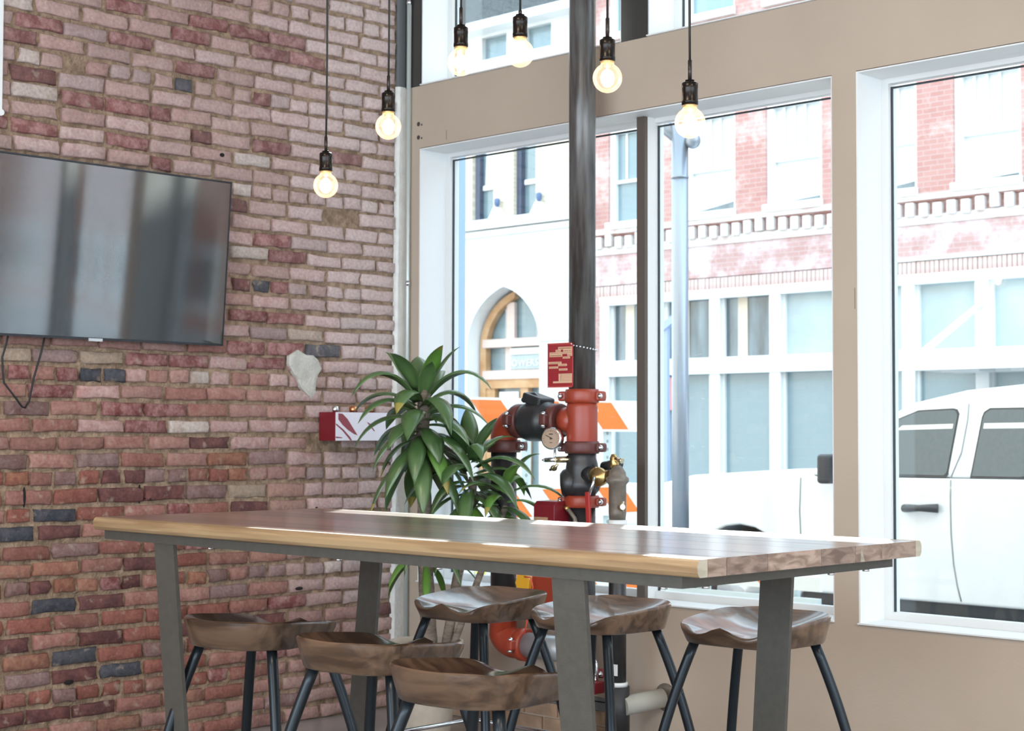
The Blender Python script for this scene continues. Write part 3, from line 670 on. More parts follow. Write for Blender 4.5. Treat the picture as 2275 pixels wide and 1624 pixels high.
MB().lathe([(.062, 1.245), (.066, 1.262), (.066, 1.42), (.062, 1.44)], (RX, RY, 0), n=32).build('tee_body', REDP, rs)
MB().lathe([(.062, 0), (.060, .05), (.058, .075)], (RX-.02, RY, 1.362), (-1, 0, 0), n=28).build('tee_branch', REDP, rs)
coupling((RX, RY, 1.25), (0, 0, 1), RR*1.1, .052, RUST)
MB().lathe([(.060, 1.235), (.060, 1.205), (.066, 1.185), (.069, 1.165), (.070, 1.125), (.077, 1.105), (.079, 1.085), (.073, 1.07), (.060, 1.055), (.057, 1.05), (.057, 1.04)][::-1], (RX, RY, 0), n=32).build('alarm_valve', BLK, rs)
MB().lathe([(.066, -.03), (.066, .0), (.06, .022), (.045, .036), (.001, .040)], (RX-.04, RY-.035, 1.098), (-.75, -.65, -.1), n=20).build('valve_cover', BLK, rs)
coupling((RX, RY, 1.023), (0, 0, 1), RR*1.1, .05, REDP)
MB().cyl((RX, RY, .24), (RX, RY, 1.03), RR, n=28).build('lower_pipe', BLK, rs)
coupling((RX, RY, .31), (0, 0, 1), RR*1.1, .05, MAROON)
MB().lathe([(.07, .0), (.07, .02), (.05, .03), (.045, .24)], (RX, RY, 0), n=20).build('base_fitting', BLK, rs)
# branch to the left
LX = .842
coupling((1.165, RY, 1.362), (1, 0, 0), RR*1.1, .05, RUST)
MB().lathe([(.057, 0), (.062, .015), (.083, .03), (.086, .06), (.086, .135), (.080, .16), (.060, .175), (.057, .19)], (1.145, RY, 1.36), (-1, 0, 0), n=32).build('check_valve', BLK, rs)
MB().obox((1.05, RY, 1.452), (1, .0, -.28), (0, 1, 0), (.28, 0, 1), .055, .05, .022).build('valve_bonnet', BLK, rs, bevel=.01, seg=3)
MB().tube([(1.005, RY-.045, 1.45), (1.0, RY-.01, 1.474), (1.04, RY-.01, 1.472), (1.10, RY-.03, 1.435)], [.012, .016, .016, .010], 10).build('bonnet_hinge', mat('gloss_black', (.02, .022, .024), .15, spec=.9), rs)
coupling((.945, RY, 1.362), (1, 0, 0), RR*1.1, .05, RUST)
pts = [(.93-.088*math.sin(a), RY, 1.362-.088+.088*math.cos(a)) for a in [PI/2*i/10 for i in range(11)]]
MB().tube(pts+[(LX, RY, 1.25)], [.060]*11+[.060], 24).build('elbow', REDP, rs)
coupling((LX, RY, 1.252), (0, 0, 1), RR*1.12, .055, RUST)
MB().cyl((LX, RY, .53), (LX, RY, 1.25), RR, n=28).build('branch_pipe', BLK, rs)
coupling((LX, RY, .515), (0, 0, 1), RR*1.02, .03, REDP)
pts = [(LX+.085-.085*math.cos(a), RY, .505-.06-.085*math.sin(a)*.6) for a in [PI/2*i/10 for i in range(11)]]
MB().tube([(LX, RY, .53)]+pts+[(.96, RY, pts[-1][2]+.002)], [.056, .062]+[.066]*9+[.064, .060], 24).build('lower_elbow', REDP, rs)
coupling((.97, RY, .394), (1, 0, 0), RR*1.05, .045, REDP)
MB().cyl((.98, RY, .394), (RX, RY, .394), RR*.95, n=24).build('cross_pipe', mat('galvanised', (.42, .45, .47), .4, metal=.5, var=.1), rs)
# gauge
gp = Vector((1.215, RY-.075, 1.286)); gd = Vector((.35, -1, .05)).normalized()
gg = MB().lathe([(.044, 0), (.0475, .006), (.0475, .028), (.043, .034), (.040, .0345)], gp, gd, n=32).build('pressure_gauge', CHROME, rs)
MB().lathe([(.0405, 0), (.0405, .001)], gp+gd*.0347, gd, n=32).build('dial', mat('dial_tan', (.36, .24, .15), .4), gg)
up = Vector((0, 0, 1)); sd = gd.cross(up).normalized()
fz = gp+gd*.0362
q = MB(); q.obox(fz+sd*.008+up*.006, (sd*.9+up*.45).normalized(), gd, (up*.9-sd*.45).normalized(), .018, .0006, .0016).lathe([(.005, 0), (.005, .0015)], fz, gd, n=10)
for i in range(19):
    a = -PI*.25+PI*1.5*i/18; d_ = (sd*math.cos(a)+up*math.sin(a)); q.obox(fz+d_*.033, d_, gd, d_.cross(gd), .003 if i % 3 else .005, .0004, .0006)
q.obox(fz+up*.018, sd, gd, up, .009, .0004, .0022).obox(fz-up*.018, sd, gd, up, .007, .0004, .0018)
q.build('dial_marks', mat('ink', (.03, .025, .02), .6), gg)
v = MB().cyl(gp+Vector((.004, 0, -.045)), gp+Vector((.004, 0, -.095)), .005, n=8).cyl((1.175, RY-.085, 1.196), (1.235, RY-.085, 1.198), .0105, n=12).lathe([(.0105, 0), (.0045, .014), (.003, .02)], (1.175, RY-.085, 1.196), (-1, 0, 0), n=10)
v.build('gauge_cock', CHROME, gg)
v = MB().cyl((1.23, RY-.08, 1.198), (1.283, RY-.04, 1.20), .0135, n=12).lathe([(.017, 0), (.017, .008)], (1.262, RY-.045, 1.2), (1, .5, 0), n=12).sphere((1.222, RY-.085, 1.163), .015, 10, 8, (1, 1, .9)).tube([(1.205, RY-.09, 1.155), (1.24, RY-.095, 1.165), (1.252, RY-.095, 1.18)], .006, 8)
v.build('brass_tee', mat('pale_brass', (.62, .52, .34), .25, metal=1), gg)
# sign hanging on the riser
sg = thing('hydraulic_sign', 'red metal data sign with cream text blocks hanging on the riser', 'sign', (1.24, -.23, 1.59))
SXA, SXB, SZ0, SZ1 = 1.172, 1.318, 1.502, 1.690; SY = -.224
MB().box(SXA, SXB, SY, SY+.002, SZ0, SZ1).build('plate', mat('sign_red', (.34, .022, .03), .4), sg)
q = MB(); q.box(SXA, SXB, SY-.0008, SY, SZ1-.006, SZ1).box(SXA, SXB, SY-.0008, SY, SZ0, SZ0+.006).box(SXA, SXA+.003, SY-.0008, SY, SZ0, SZ1).box(SXB-.004, SXB, SY-.0008, SY, SZ0, SZ1)
q.build('border', mat('sign_border', (.48, .075, .06), .4), sg)
def sblk(a, b, c_, d): # fractions of the sign: x left,right, z from top
    return (SXA+(SXB-SXA)*a, SXA+(SXB-SXA)*b, SZ1-(SZ1-SZ0)*d, SZ1-(SZ1-SZ0)*c_)
cream = mat('sign_cream', (.72, .46, .30), .5); inkr = mat('sign_ink', (.33, .15, .08), .6)
cr_, ik, ln = MB(), MB(), MB()
BL = [(.42, .96, .09, .15), (.32, .52, .15, .20), (.62, .96, .15, .20), (.08, .96, .205, .25), (.08, .58, .25, .31), (.78, .96, .25, .30), (.60, .88, .31, .355),
      (.04, .55, .42, .47), (.42, .76, .47, .52), (.06, .42, .525, .57), (.45, .78, .575, .62), (.44, .96, .69, .86), (.22, .96, .86, .90)]
for a, b, c_, d in BL:
    x0, x1, z0, z1 = sblk(a, b, c_, d); cr_.box(x0, x1, SY-.0006, SY, z0, z1)
for a, b, c_, d in BL[:11]:
    x0, x1, z0, z1 = sblk(a+.03, b-.03, c_+.018, d-.014)
    k = random.Random(int(a*100+c_*1000)); x = x0
    while x < x1:
        wd = k.uniform(.003, .007); ik.box(x, min(x+wd, x1), SY-.0009, SY-.0006, z0, z1); x += wd+.002
for i in range(5): x0, x1, z0, z1 = sblk(.5, .93, .71+i*.034, .716+i*.034); ik.box(x0, x1, SY-.0009, SY-.0006, z0, z1)
x0, x1, z0, z1 = sblk(.52, .53, .70, .86); ik.box(x0, x1, SY-.0009, SY-.0006, z0, z1)
for i in range(17):
    x0, x1, z0, z1 = sblk(.04, .93, .065+i*.051, .071+i*.051); ln.box(x0, x1, SY-.0004, SY, z0, z1)
cr_.build('text_field', cream, sg); ik.build('text', inkr, sg); ln.build('ruled_line', mat('sign_line', (.20, .01, .016), .5), sg)
for s in ((SXB-.008, SZ1-.006), (SXA+.004, SZ0+.004)): MB().cyl((s[0], SY-.002, s[1]), (s[0], SY, s[1]), .003, n=8).build('rivet', CHROME, sg)
q = MB()
for i in range(26):
    a = -2.2+PI*1.95*i/25; q.sphere((RX+.061*math.cos(a), RY+.061*math.sin(a), 1.672-.012*math.cos(a-.6)), .0048, 8, 5)
tag(q.build('bead_chain', CHROME), 'silver bead chain around the black riser holding the red sign', 'chain')
# tamper switch box
sw = thing('tamper_switch', 'small dark red switch housing on the riser just above the table top', 'switch', (1.21, -.24, .98))
bm_ = MB(); poly = [(-.285, .935), (-.285, 1.008), (-.268, 1.024), (-.175, 1.026), (-.175, .935)]
bm_.prism(poly, 'x', 1.15, 1.268); bm_.build('housing', MAROON, sw, bevel=.002)
MB().box(1.152, 1.232, -.2862, -.285, .938, .958).build('label_plate', mat('tag_tan', (.42, .25, .15), .6), sw)
MB().tube([(1.268, -.22, 1.0), (1.30, -.225, .985), (1.33, -.225, .955), (1.335, -.22, .90), (1.32, -.2, .84)], .009, 10).build('flex_conduit', GREYC, sw)
MB().cyl((1.268, -.22, 1.003), (1.294, -.225, .99), .011, n=10).build('connector', BRASSG, sw)
# lower red valve with yellow seal
lv = thing('red_gate_valve', 'red valve body with yellow seal and red tag hanging under the table line', 'valve', (1.14, -.25, .62))
MB().box(1.10, 1.235, -.245, -.19, .55, .705).build('body', REDP, lv, bevel=.006)
MB().prism([(1.03, .705), (1.075, .712), (1.10, .685), (1.095, .65), (1.065, .630), (1.03, .64), (1.015, .67)], 'y', -.26, -.225).build('yellow_seal', mat('seal_yellow', (.80, .42, .03), .35), lv, bevel=.004)
MB().tube([(1.075, -.262, .70), (1.115, -.265, .70), (1.128, -.265, .66), (1.105, -.265, .61), (1.095, -.265, .52), (1.08, -.265, .46)], .0035, 6).build('tag_wire', mat('tag_red', (.75, .10, .05), .4), lv)
MB().cyl((1.10, -.215, .60), (1.27, -.17, .60), .02, n=12).build('stem', REDP, lv)
MB().box(1.07, 1.115, -.25, -.247, .55, .60).build('label_plate', mat('plate_worn', (.45, .30, .25), .6), lv)
# drain riser with brass ball valve
dr = thing('drain_riser', 'grey cast drain fitting on a small black pipe right of the riser', 'pipe', (1.54, -.2, 0))
DX, DY = 1.542, -.2
MB().lathe([(.033, .955), (.036, .985), (.036, 1.10), (.047, 1.112), (.047, 1.128), (.036, 1.135), (.034, 1.15), (.022, 1.17), (.012, 1.178)], (DX, DY, 0), n=22).build('fitting', GREYC, dr)
MB().lathe([(.015, 0), (.019, .012), (.017, .04), (.009, .055)], (DX-.015, DY, 1.170), (-.1, 0, 1), n=12).build('cap_nut', BRASSG, dr)
MB().cyl((DX+.0, DY-.01, 1.205), (DX+.042, DY-.02, 1.195), .009, n=10).lathe([(.012, 0), (.012, .01)], (DX+.035, DY-.02, 1.20), (1, -.2, -.3), n=6).build('bleed_screw', mat('pale_brass2', (.8, .7, .5), .2, metal=1), dr)
MB().cyl((DX+.03, DY-.02, 1.01), (DX+.058, DY-.035, 1.012), .011, n=8).cyl((DX+.05, DY-.03, .995), (DX+.054, DY-.03, 1.035), .007, n=8).build('test_plug', MATS['pale_brass2'], dr)
MB().cyl((DX, DY, .30), (DX, DY, .93), .036, n=20).build('drain_pipe', BLK, dr)
MB().cyl((DX, DY, .93), (DX, DY, .957), .039, n=20).build('white_band', WHITE, dr)
MB().cyl((DX, DY, .283), (DX, DY, .30), .042, n=20).build('white_band', WHITE, dr)
MB().cyl((DX, DY, .10), (DX, DY, .283), .05, n=20).build('black_tee', mat('abs_black', (.03, .03, .032), .5), dr)
MB().cyl((DX+.03, DY, .205), (1.63, -.02, .225), .040, n=20).build('outlet_pipe', mat('pvc_grey', (.38, .37, .32), .5), dr)
MB().box(DX-.034, DX+.03, DY-.038, DY-.034, .33, .375).build('paper_tag', WHITE, dr)
MB().lathe([(.058, 0), (.054, .004), (.040, .006)], (1.632, 0, .225), (0, -1, 0), n=24).build('wall_collar', GREYC, dr)
bv = thing('ball_valve', 'brass ball valve with long red lever between riser and drain', 'valve', (1.46, -.22, 1.13))
bd = Vector((.16, -.04, 0)).normalized()
MB().cyl((RX+.05, RY-.02, 1.137), (1.412, -.19, 1.137), .036, .030, n=20).build('nipple', BLK, bv)
MB().lathe([(.026, 0), (.034, .002), (.034, .022), (.028, .026), (.028, .045), (.020, .06), (.020, .10)], (1.408, -.19, 1.137), bd, n=22).build('union', mat('polished_brass', (.68, .50, .28), .2, metal=1), bv)
MB().lathe([(.02, -.03), (.036, -.02), (.040, 0), (.036, .014), (.012, .02), (.009, .035)], (1.462, -.225, 1.13), (.15, -1, 0), n=22).build('body', BRASSG, bv)
MB().tube([(1.470, -.262, 1.13), (1.472, -.270, 1.105), (1.462, -.272, 1.085), (1.452, -.272, 1.06)], .0065, 8).build('lever_arm', CHROME, bv)
MB().obox((1.449, -.274, .985), (1, 0, .05), (0, 1, 0), (-.05, 0, 1), .0115, .006, .085).build('lever', mat('lever_red', (.40, .03, .025), .4), bv, bevel=.003)
MB().cyl((1.40, -.12, 1.17), (1.50, -.14, 1.185), .022, n=16).build('union_cap', BLK, bv)
# small valves by the riser foot
for i, (x, y, z) in enumerate(((1.36, -.2, .33), (1.39, -.21, .30), (1.335, -.2, .30), (1.42, -.2, .285))):
    q = MB().lathe([(.004, 0), (.012, .004), (.013, .014), (.008, .02), (.005, .026), (.009, .03), (.004, .04)], (x, y, z), (0, 0, 1), n=12).build('knob', CHROME, rs)
MB().tube([(1.43, -.2, .28), (1.43, -.2, .36), (1.42, -.2, .375)], .006, 8).build('test_rod', CHROME, rs)
MB().box(1.33, 1.45, -.24, -.17, .24, .29).build('manifold', MAROON, rs, bevel=.006)

# ------------------------------------------------------------ dracaena plant
LEAF = mat('leaf_green', (.045, .10, .03), .3, spec=.8, rgb2=(.10, .18, .06), scale=5, stretch=(1, 1, 1))
LEAFL = mat('leaf_light', (.08, .20, .03), .4, spec=.5, rgb2=(.15, .30, .05), scale=5)
LEAFY = mat('leaf_yellow_tip', (.24, .22, .04), .45, rgb2=(.36, .28, .07), scale=9)
BARK = mat('bark', (.17, .13, .10), .9, rgb2=(.30, .25, .20), scale=9, stretch=(2, 2, 8), bump=.8, bscale=40)
pl = thing('dracaena_plant', 'tall dracaena with arching strap leaves in the window corner', 'plant', (.745, -.52, .4))
def leaf(base, az, el, L, wd, droop, tipyellow=False, light=False, twist=0):
    m_ = MB(); n = 11
    d = Vector((math.cos(az)*math.cos(el), math.sin(az)*math.cos(el), math.sin(el))); p = Vector(base); pts = [p.copy()]; dirs = [d.copy()]
    for i in range(n):
        d = (d+Vector((0, 0, -droop*(.35+i/n)/n*2.2))).normalized(); p = p+d*L/n; pts.append(p.copy()); dirs.append(d.copy())
    vs = []
    for i, (p, d) in enumerate(zip(pts, dirs)):
        f = i/n; w_ = wd*(.45+1.1*f if f < .42 else .912*(1-((f-.42)/.58)**1.9)+.0)*.55
        s = Vector((-math.sin(az), math.cos(az), 0)); nn = s.cross(d).normalized(); s = (s*math.cos(twist*f)+nn*math.sin(twist*f))
        nn = s.cross(d).normalized()
        vs += [p+s*w_+nn*w_*.35, p+s*w_*.5+nn*w_*.08, p, p-s*w_*.5+nn*w_*.08, p-s*w_+nn*w_*.35]
    for i in range(n):
        m_.cur = 1 if (tipyellow and i >= n-2) else 0
        m_.add([], [])
        for j in range(4): m_.f.append((i*5+j, i*5+j+1, (i+1)*5+j+1, (i+1)*5+j)); m_.sm.append(True); m_.mi.append(m_.cur)
    m_.v = [tuple(v) for v in vs]
    o = m_.build('leaf', [LEAFL if light else LEAF, LEAFY], pl, fixn=False)
    md = o.modifiers.new('th', 'SOLIDIFY'); md.thickness = .0012
    return o
rl = random.Random(3)
def head(c, n, L0, L1, w0, w1, zs, el0=1.25, el1=-.5, light=0, az0=0):
    for i in range(n):
        f = i/n; az = az0+i*2.39996+rl.uniform(-.15, .15)
        el = el0+(el1-el0)*f+rl.uniform(-.1, .1)
        leaf((c[0]+.018*math.cos(az), c[1]+.018*math.sin(az), c[2]+zs*(1-f)-zs*.5), az, el, rl.uniform(L0, L1)*(.72 if f < .15 else 1), rl.uniform(w0, w1), rl.uniform(1.0, 1.6)*(1 if f > .15 else .6), rl.random() < .14, rl.random() < light)
head((.735, -.55, 1.36), 44, .26, .40, .076, .100, .30, 1.25, -.55, .08)
head((.87, -.38, 1.10), 30, .26, .38, .064, .086, .28, 1.2, -.7, .22)
head((1.0, -.32, 1.03), 14, .22, .34, .05, .066, .16, 1.1, -.3, .35, 1.0)
head((.72, -.50, .80), 14, .24, .34, .036, .05, .12, .9, -.3, .3, 2.0)
def trunk(pts, r0, r1):
    n = len(pts); out = []; rr = []
    for i in range(n-1):
        for k in range(6):
            f = k/6; p = Vector(pts[i]).lerp(Vector(pts[i+1]), f); g = (i+f)/(n-1); out.append(p); rr.append((r0+(r1-r0)*g)*(1+.06*(k % 2)))
    out.append(Vector(pts[-1])); rr.append(r1)
    return MB().tube(out, rr, 12).build('trunk', BARK, pl)
trunk([(.742, -.50, .38), (.738, -.52, .70), (.744, -.535, 1.0), (.74, -.55, 1.22), (.745, -.54, 1.50)], .034, .026)
trunk([(.80, -.46, .38), (.83, -.42, .70), (.86, -.37, .95), (.86, -.36, 1.12)], .022, .018)
trunk([(.83, -.46, .38), (.93, -.36, .75), (1.0, -.30, 1.0)], .015, .012)
pot = thing('plant_pot', 'tall cream tapered planter on the floor under the dracaena', 'planter', (.70, -.50, 0))
MB().lathe([(.095, .0), (.10, .004), (.138, .25), (.160, .40), (.160, .42), (.148, .42), (.145, .38)], (.72, -.50, 0), n=36, caps=False).build('shell', mat('cream_pot', (.55, .47, .38), .6, var=.05, scale=30), pot)
MB().lathe([(.001, .385), (.147, .385)], (.72, -.50, 0), n=24, caps=False).build('soil', mat('soil', (.05, .035, .025), 1, bump=1, bscale=80), pot)

#__OUTSIDE__
# ============================================================ OUTSIDE
ZS = -.17
struct('street', MB().box(-60, 60, 2.6, 12.2, ZS-.2, ZS), mat('asphalt', (.22, .22, .235), .85, var=.15, scale=2))
struct('pavement_near', MB().box(-60, 60, .32, 2.6, ZS-.2, -.05), mat('pavement_grey', (.42, .42, .42), .85, var=.1, scale=2))
struct('pavement_far', MB().box(-60, 60, 12.2, 14.2, ZS-.2, -.06), MATS['pavement_grey'])
for x0, x1 in ((-60, -.32), (11.52, 60)): struct('wall_outer', MB().box(x0, x1, .05, .3, -.2, 11), mat('outer_wall', (.5, .46, .42), .8))
struct('wall_outer', MB().box(-.3, 11.5, .0, .3, CEIL+.12, 11), MATS['outer_wall'])
REDB = brick_tex('red_street_brick', (.41, .215, .195), (.45, .255, .235), (.45, .33, .31), blotch=(.64, .56, .54), bpos=(.52, .72), bscale=1.3)
REDO = brick_tex('ghost_sign_brick', (.42, .255, .245), (.45, .29, .28), (.45, .36, .35), blotch=(.62, .56, .58), bpos=(.44, .62), bscale=1.7)
CREB = brick_tex('cream_street_brick', (.62, .56, .44), (.66, .60, .49), (.52, .46, .36), bw=.21, rh=.075)
STONE = mat('white_stone', (.70, .73, .74), .8, var=.03, scale=3)
CORW = mat('limewashed_corbel', (.68, .66, .65), .85, rgb2=(.52, .41, .39), scale=5, ramp=(.5, .72))
WOODD = mat('door_wood', (.45, .24, .10), .55, rgb2=(.56, .36, .20), scale=4)
WOODP = mat('pale_door_rail', (.62, .50, .46), .6)
STG = mat('street_glass', (.18, .27, .31), .12, spec=.9)
STGP = mat('papered_glass', (.37, .46, .49), .4, var=.08, scale=2, spec=.6)
STGD = mat('street_glass_dark', (.09, .13, .155), .08, spec=1, var=.5, scale=1.5, stretch=(3, 1, .6))
BLIND = mat('white_blind', (.66, .72, .76), .5)
WFR = mat('white_window_frame', (.76, .79, .80), .5)
SOLD = mat('soldier_brick', (.46, .30, .28), .9, rgb2=(.60, .50, .48), scale=6)
def cells(x0, x1, z0, z1, ops, y0, y1):
    m_ = MB(); xs = sorted({x0, x1}|{v for o in ops for v in o[:2] if x0 < v < x1}); zs = sorted({z0, z1}|{v for o in ops for v in o[2:] if z0 < v < z1})
    for i in range(len(xs)-1):
        for j in range(len(zs)-1):
            cx, cz = (xs[i]+xs[i+1])/2, (zs[j]+zs[j+1])/2
            if not any(o[0] < cx < o[1] and o[2] < cz < o[3] for o in ops): m_.box(xs[i], xs[i+1], y0, y1, zs[j], zs[j+1])
    return m_
F0 = 14.0
# ---- red brick building
rbld = thing('brick_building', 'weathered red brick building with white framed windows across the street', 'building', (-3, F0, ZS))
wins = []; k = -1
xr = -9.90
while xr < 32: wins.append((xr-.95, xr)); xr += 1.497
ops = [(a, b, 4.52, 6.12) for a, b in wins]+[(a, b, 7.5, 9.1) for a, b in wins]
cells(-11.2, 33, 4.40, 10.6, ops, F0, F0+.35).build('upper_wall', REDB, rbld)
MB().box(-11.2, 33, F0+.02, F0+.35, 3.60, 4.14).build('sign_band', REDO, rbld, label='brick band with faded painted letters')
MB().box(-11.2, 33, F0, F0+.3, 4.10, 4.22).build('ledge_course', CORW, rbld)
MB().box(-11.2, 33, F0+.05, F0+.3, 4.2, 4.42).build('frieze', REDB, rbld)
MB().box(-11.2, 33, F0-.04, F0+.02, 4.42, 4.50).build('sill_course', CORW, rbld)
MB().box(-5.9, 33, F0-.03, F0+.03, 3.615, 3.665).build('white_string_course', WFR, rbld)
MB().box(-11.2, 33, F0-.1, F0+.5, 10.6, 12.45).build('parapet', REDB, rbld)  # unseen extra height, added to keep the sun off the stools
MB().box(-11.2, 33, F0-.25, F0+.5, 12.45, 12.72).build('parapet_cap', STONE, rbld)
x = -11.1; k = random.Random(2)
cm = None
while x < 1.5:
    h = k.uniform(-.02, .03)
    if cm is None:
        cm = MB().box(x, x+.125, F0-.05, F0+.05, 4.20, 4.385).build('corbel', CORW, rbld, bevel=.012)
        cx0 = x
    else:
        c_ = cm.copy(); COL.objects.link(c_); c_.parent = rbld; c_.location = Vector((x-cx0, 0, h))
    x += .205
x = -11.15; sm_ = None; sx0 = x
while x < 4:
    if sm_ is None: sm_ = MB().box(x, x+.058, F0-.008, F0+.05, 3.44, 3.605).build('soldier_brick', SOLD, rbld)
    else:
        c_ = sm_.copy(); COL.objects.link(c_); c_.parent = rbld; c_.location = Vector((x-sx0, k.uniform(-.006, .006), 0))
    x += .069
MB().box(-11.2, 33, F0+.02, F0+.3, 3.42, 3.62).build('soldier_backing', MATS['beige_paint'], rbld)
ww = []
for i, (a, b) in enumerate(wins):
    for r, z0 in enumerate((4.52, 7.5)):
        if r == 1 and (a < -10.9 or a > 30): continue
        z1 = z0+1.6
        f = MB()
        f.box(a, a+.10, F0+.04, F0+.16, z0+.02, z1).box(b-.05, b, F0+.04, F0+.16, z0+.02, z1).box(a+.1, b-.05, F0+.04, F0+.16, z1-.13, z1)
        f.box(a-.02, b+.02, F0-.07, F0+.14, z0-.03, z0+.075)
        w_ = f.build('window', WFR, rbld)
        MB().box(a+.1, b-.05, F0+.07, F0+.13, z0+.69, z0+.74).build('meeting_rail', WFR, w_)
        if i == 0 or r == 1:
            g = MB().box(a+.1, b-.05, F0+.12, F0+.13, z0+.075, z1-.13).build('pane', STG, w_)
            q = MB().box(a+.5, a+.545, F0+.10, F0+.125, z0+.74, z1-.13); q.build('sash_bar', WFR, w_)
            q = MB().box(a+.27, a+.30, F0+.10, F0+.125, z0+.74, z1-.13); q.build('sash_bar', WFR, w_)
        else:
            g = MB().box(a+.1, b-.05, F0+.135, F0+.145, z0+.075, z1-.13).build('pane', STGD, w_)
            dz = [.02, .10, .05, .08, .04, .06][i % 6]
            MB().add([(a+.1, F0+.128, z0+.09+dz*.15), (b-.05, F0+.128, z0+.10+dz*1.2), (b-.05, F0+.128, z1-.13), (a+.1, F0+.128, z1-.13), (a+.1, F0+.133, z0+.09+dz*.15), (b-.05, F0+.133, z0+.10+dz*1.2), (b-.05, F0+.133, z1-.13), (a+.1, F0+.133, z1-.13)], [(0, 1, 2, 3), (7, 6, 5, 4), (0, 4, 5, 1), (1, 5, 6, 2), (2, 6, 7, 3), (3, 7, 4, 0)]).build('blind', BLIND, w_)
            for q in (.24, .42, .60): MB().box(a+q, a+q+.03, F0+.09, F0+.12, z0+.74, z1-.13).build('sash_bar', WFR, w_)
# storefront
MB().box(-11.0, 33, F0-.05, F0+.1, 3.30, 3.435).build('storefront_head', WFR, rbld)
MB().box(-11.0, 33, F0-.06, F0+.1, 2.19, 2.43).build('transom_bar', WFR, rbld)
MB().box(-11.0, 33, F0-.04, F0+.2, ZS, .55).build('bulkhead', mat('pale_bulkhead', (.66, .68, .70), .6), rbld)
MB().box(-11.2, -10.98, F0-.01, F0+.3, ZS, 3.44).build('end_pier', REDO, rbld)
x = -10.82; i = 0
while x < 32:
    a, b = x, x+.885; nx_ = x+1.075
    MB().box(b, nx_, F0-.03, F0+.1, .55, 3.30).build('mullion', WFR, rbld)
    mg = STGD if i < 3 else STGP
    for z0, z1, m2 in ((2.43, 3.30, mg), (.55, 2.19, STG if i not in (6, 7) else STGP)):
        w_ = MB().box(a-.002, b+.002, F0+.10, F0+.11, z0, z1).build('storefront_window', m2, rbld)
        MB().box(a, a+.03, F0+.05, F0+.10, z0, z1).box(b-.03, b, F0+.05, F0+.10, z0, z1).build('window_frame', WFR, w_)
    if i < 3:
        MB().box(a+.25, a+.42, F0+.085, F0+.098, 2.43, 3.30).build('curtain', mat('cream_curtain', (.62, .54, .44), .8), rbld)
    x = nx_; i += 1
MB().box(-11.0, -10.82, F0-.03, F0+.1, .55, 3.30).build('mullion', WFR, rbld)
ops = [(a-.05, b+.1, .2, 1.75) for a, b in wins if a > 12]
cells(12.0, 33, ZS, 3.6, ops, F0-.12, F0+.05).build('ground_floor_wall', mat('orange_brick', (.50, .20, .135), .9, var=.1, scale=5), rbld)
for o in ops: MB().box(o[0], o[1], F0-.04, F0-.02, 1.40, 1.75).build('shop_blind', BLIND, rbld)
MB().box(-9.86, -9.44, F0-.02, F0-.002, 1.66, 2.15).build('red_poster', mat('poster_red', (.55, .20, .18), .6), rbld)
MB().box(-11.2, 33, F0+.36, F0+.5, ZS, 10.6).build('dark_interior', mat('interior_dark', (.06, .07, .08), .9), rbld)
# flat canopy on tie rods
cn = thing('flat_canopy', 'white flat canopy on slanting tie rods over the shopfront behind the truck', 'canopy', (0, 13, 2.1))
MB().box(-4.75, 6.0, 12.05, F0-.065, 2.10, 2.19).build('slab', mat('canopy_white', (.78, .80, .80), .5), cn)
MB().box(-4.75, 6.0, 12.0, 12.05, 2.07, 2.24).build('fascia', WFR, cn)
for x in (-4.5, -2.6, -.7, 1.2): MB().tube([(x, 12.1, 2.1), (x+.02, F0-.04, 2.98)], .045, 8).build('tie_rod', WFR, cn)
for i, x in enumerate((-4.1, -3.2, -2.2)): MB().box(x, x+.5, 12.3, 12.7, 2.05, 2.10).build('soffit_light', WFR, cn)

# ---- cream building
cb = thing('cream_building', 'cream brick and white stone building with pointed arch doorway', 'building', (-14, F0, ZS))
cw = [(-13.90, -13.39), (-12.92, -12.41)]+[(-13.90-.98*j, -13.39-.98*j) for j in range(1, 7)]
ops = [(a, b, 4.88, 6.9) for a, b in cw]
cells(-20.5, -11.2, 4.88, 7.45, ops, F0-.02, F0+.35).build('upper_wall', CREB, cb)
for a, b in cw:
    w_ = MB().box(a, b, F0+.16, F0+.17, 4.88, 6.9).build('window', STG, cb)
    MB().box(a, a+.10, F0+.06, F0+.16, 4.88, 6.9).build('dark_jamb', mat('navy_jamb', (.05, .07, .12), .5), w_)
    MB().box(a+.12, b, F0+.12, F0+.155, 5.42, 5.50).build('meeting_rail', WFR, w_)
    MB().prism([(a+.22, 6.9), (b, 6.9), (b, 5.5), (a+.16, 5.5)], 'y', F0+.14, F0+.158).build('blind', BLIND if a < -13 else STG, w_)
MB().box(-20.5, -11.2, F0-.16, F0+.1, 4.72, 4.88).build('cornice', STONE, cb)
MB().box(-20.5, -11.2, F0-.10, F0+.1, 4.60, 4.70).build('cornice_bed', STONE, cb)
for x in (-13.22, -12.26, -14.2, -15.2):
    p_ = MB().prism([(x-.16, 4.88), (x+.16, 4.88), (x+.10, 4.97), (x+.04, 5.06), (x-.04, 5.06), (x-.09, 4.97)], 'y', F0-.16, F0-.03).build('pedestal', STONE, cb)
    MB().lathe([(.02, 0), (.045, .05), (.05, .13), (.03, .15)], (x, F0-.1, 5.06), n=10).build('lamp', mat('lamp_blue', (.08, .14, .28), .4), p_)
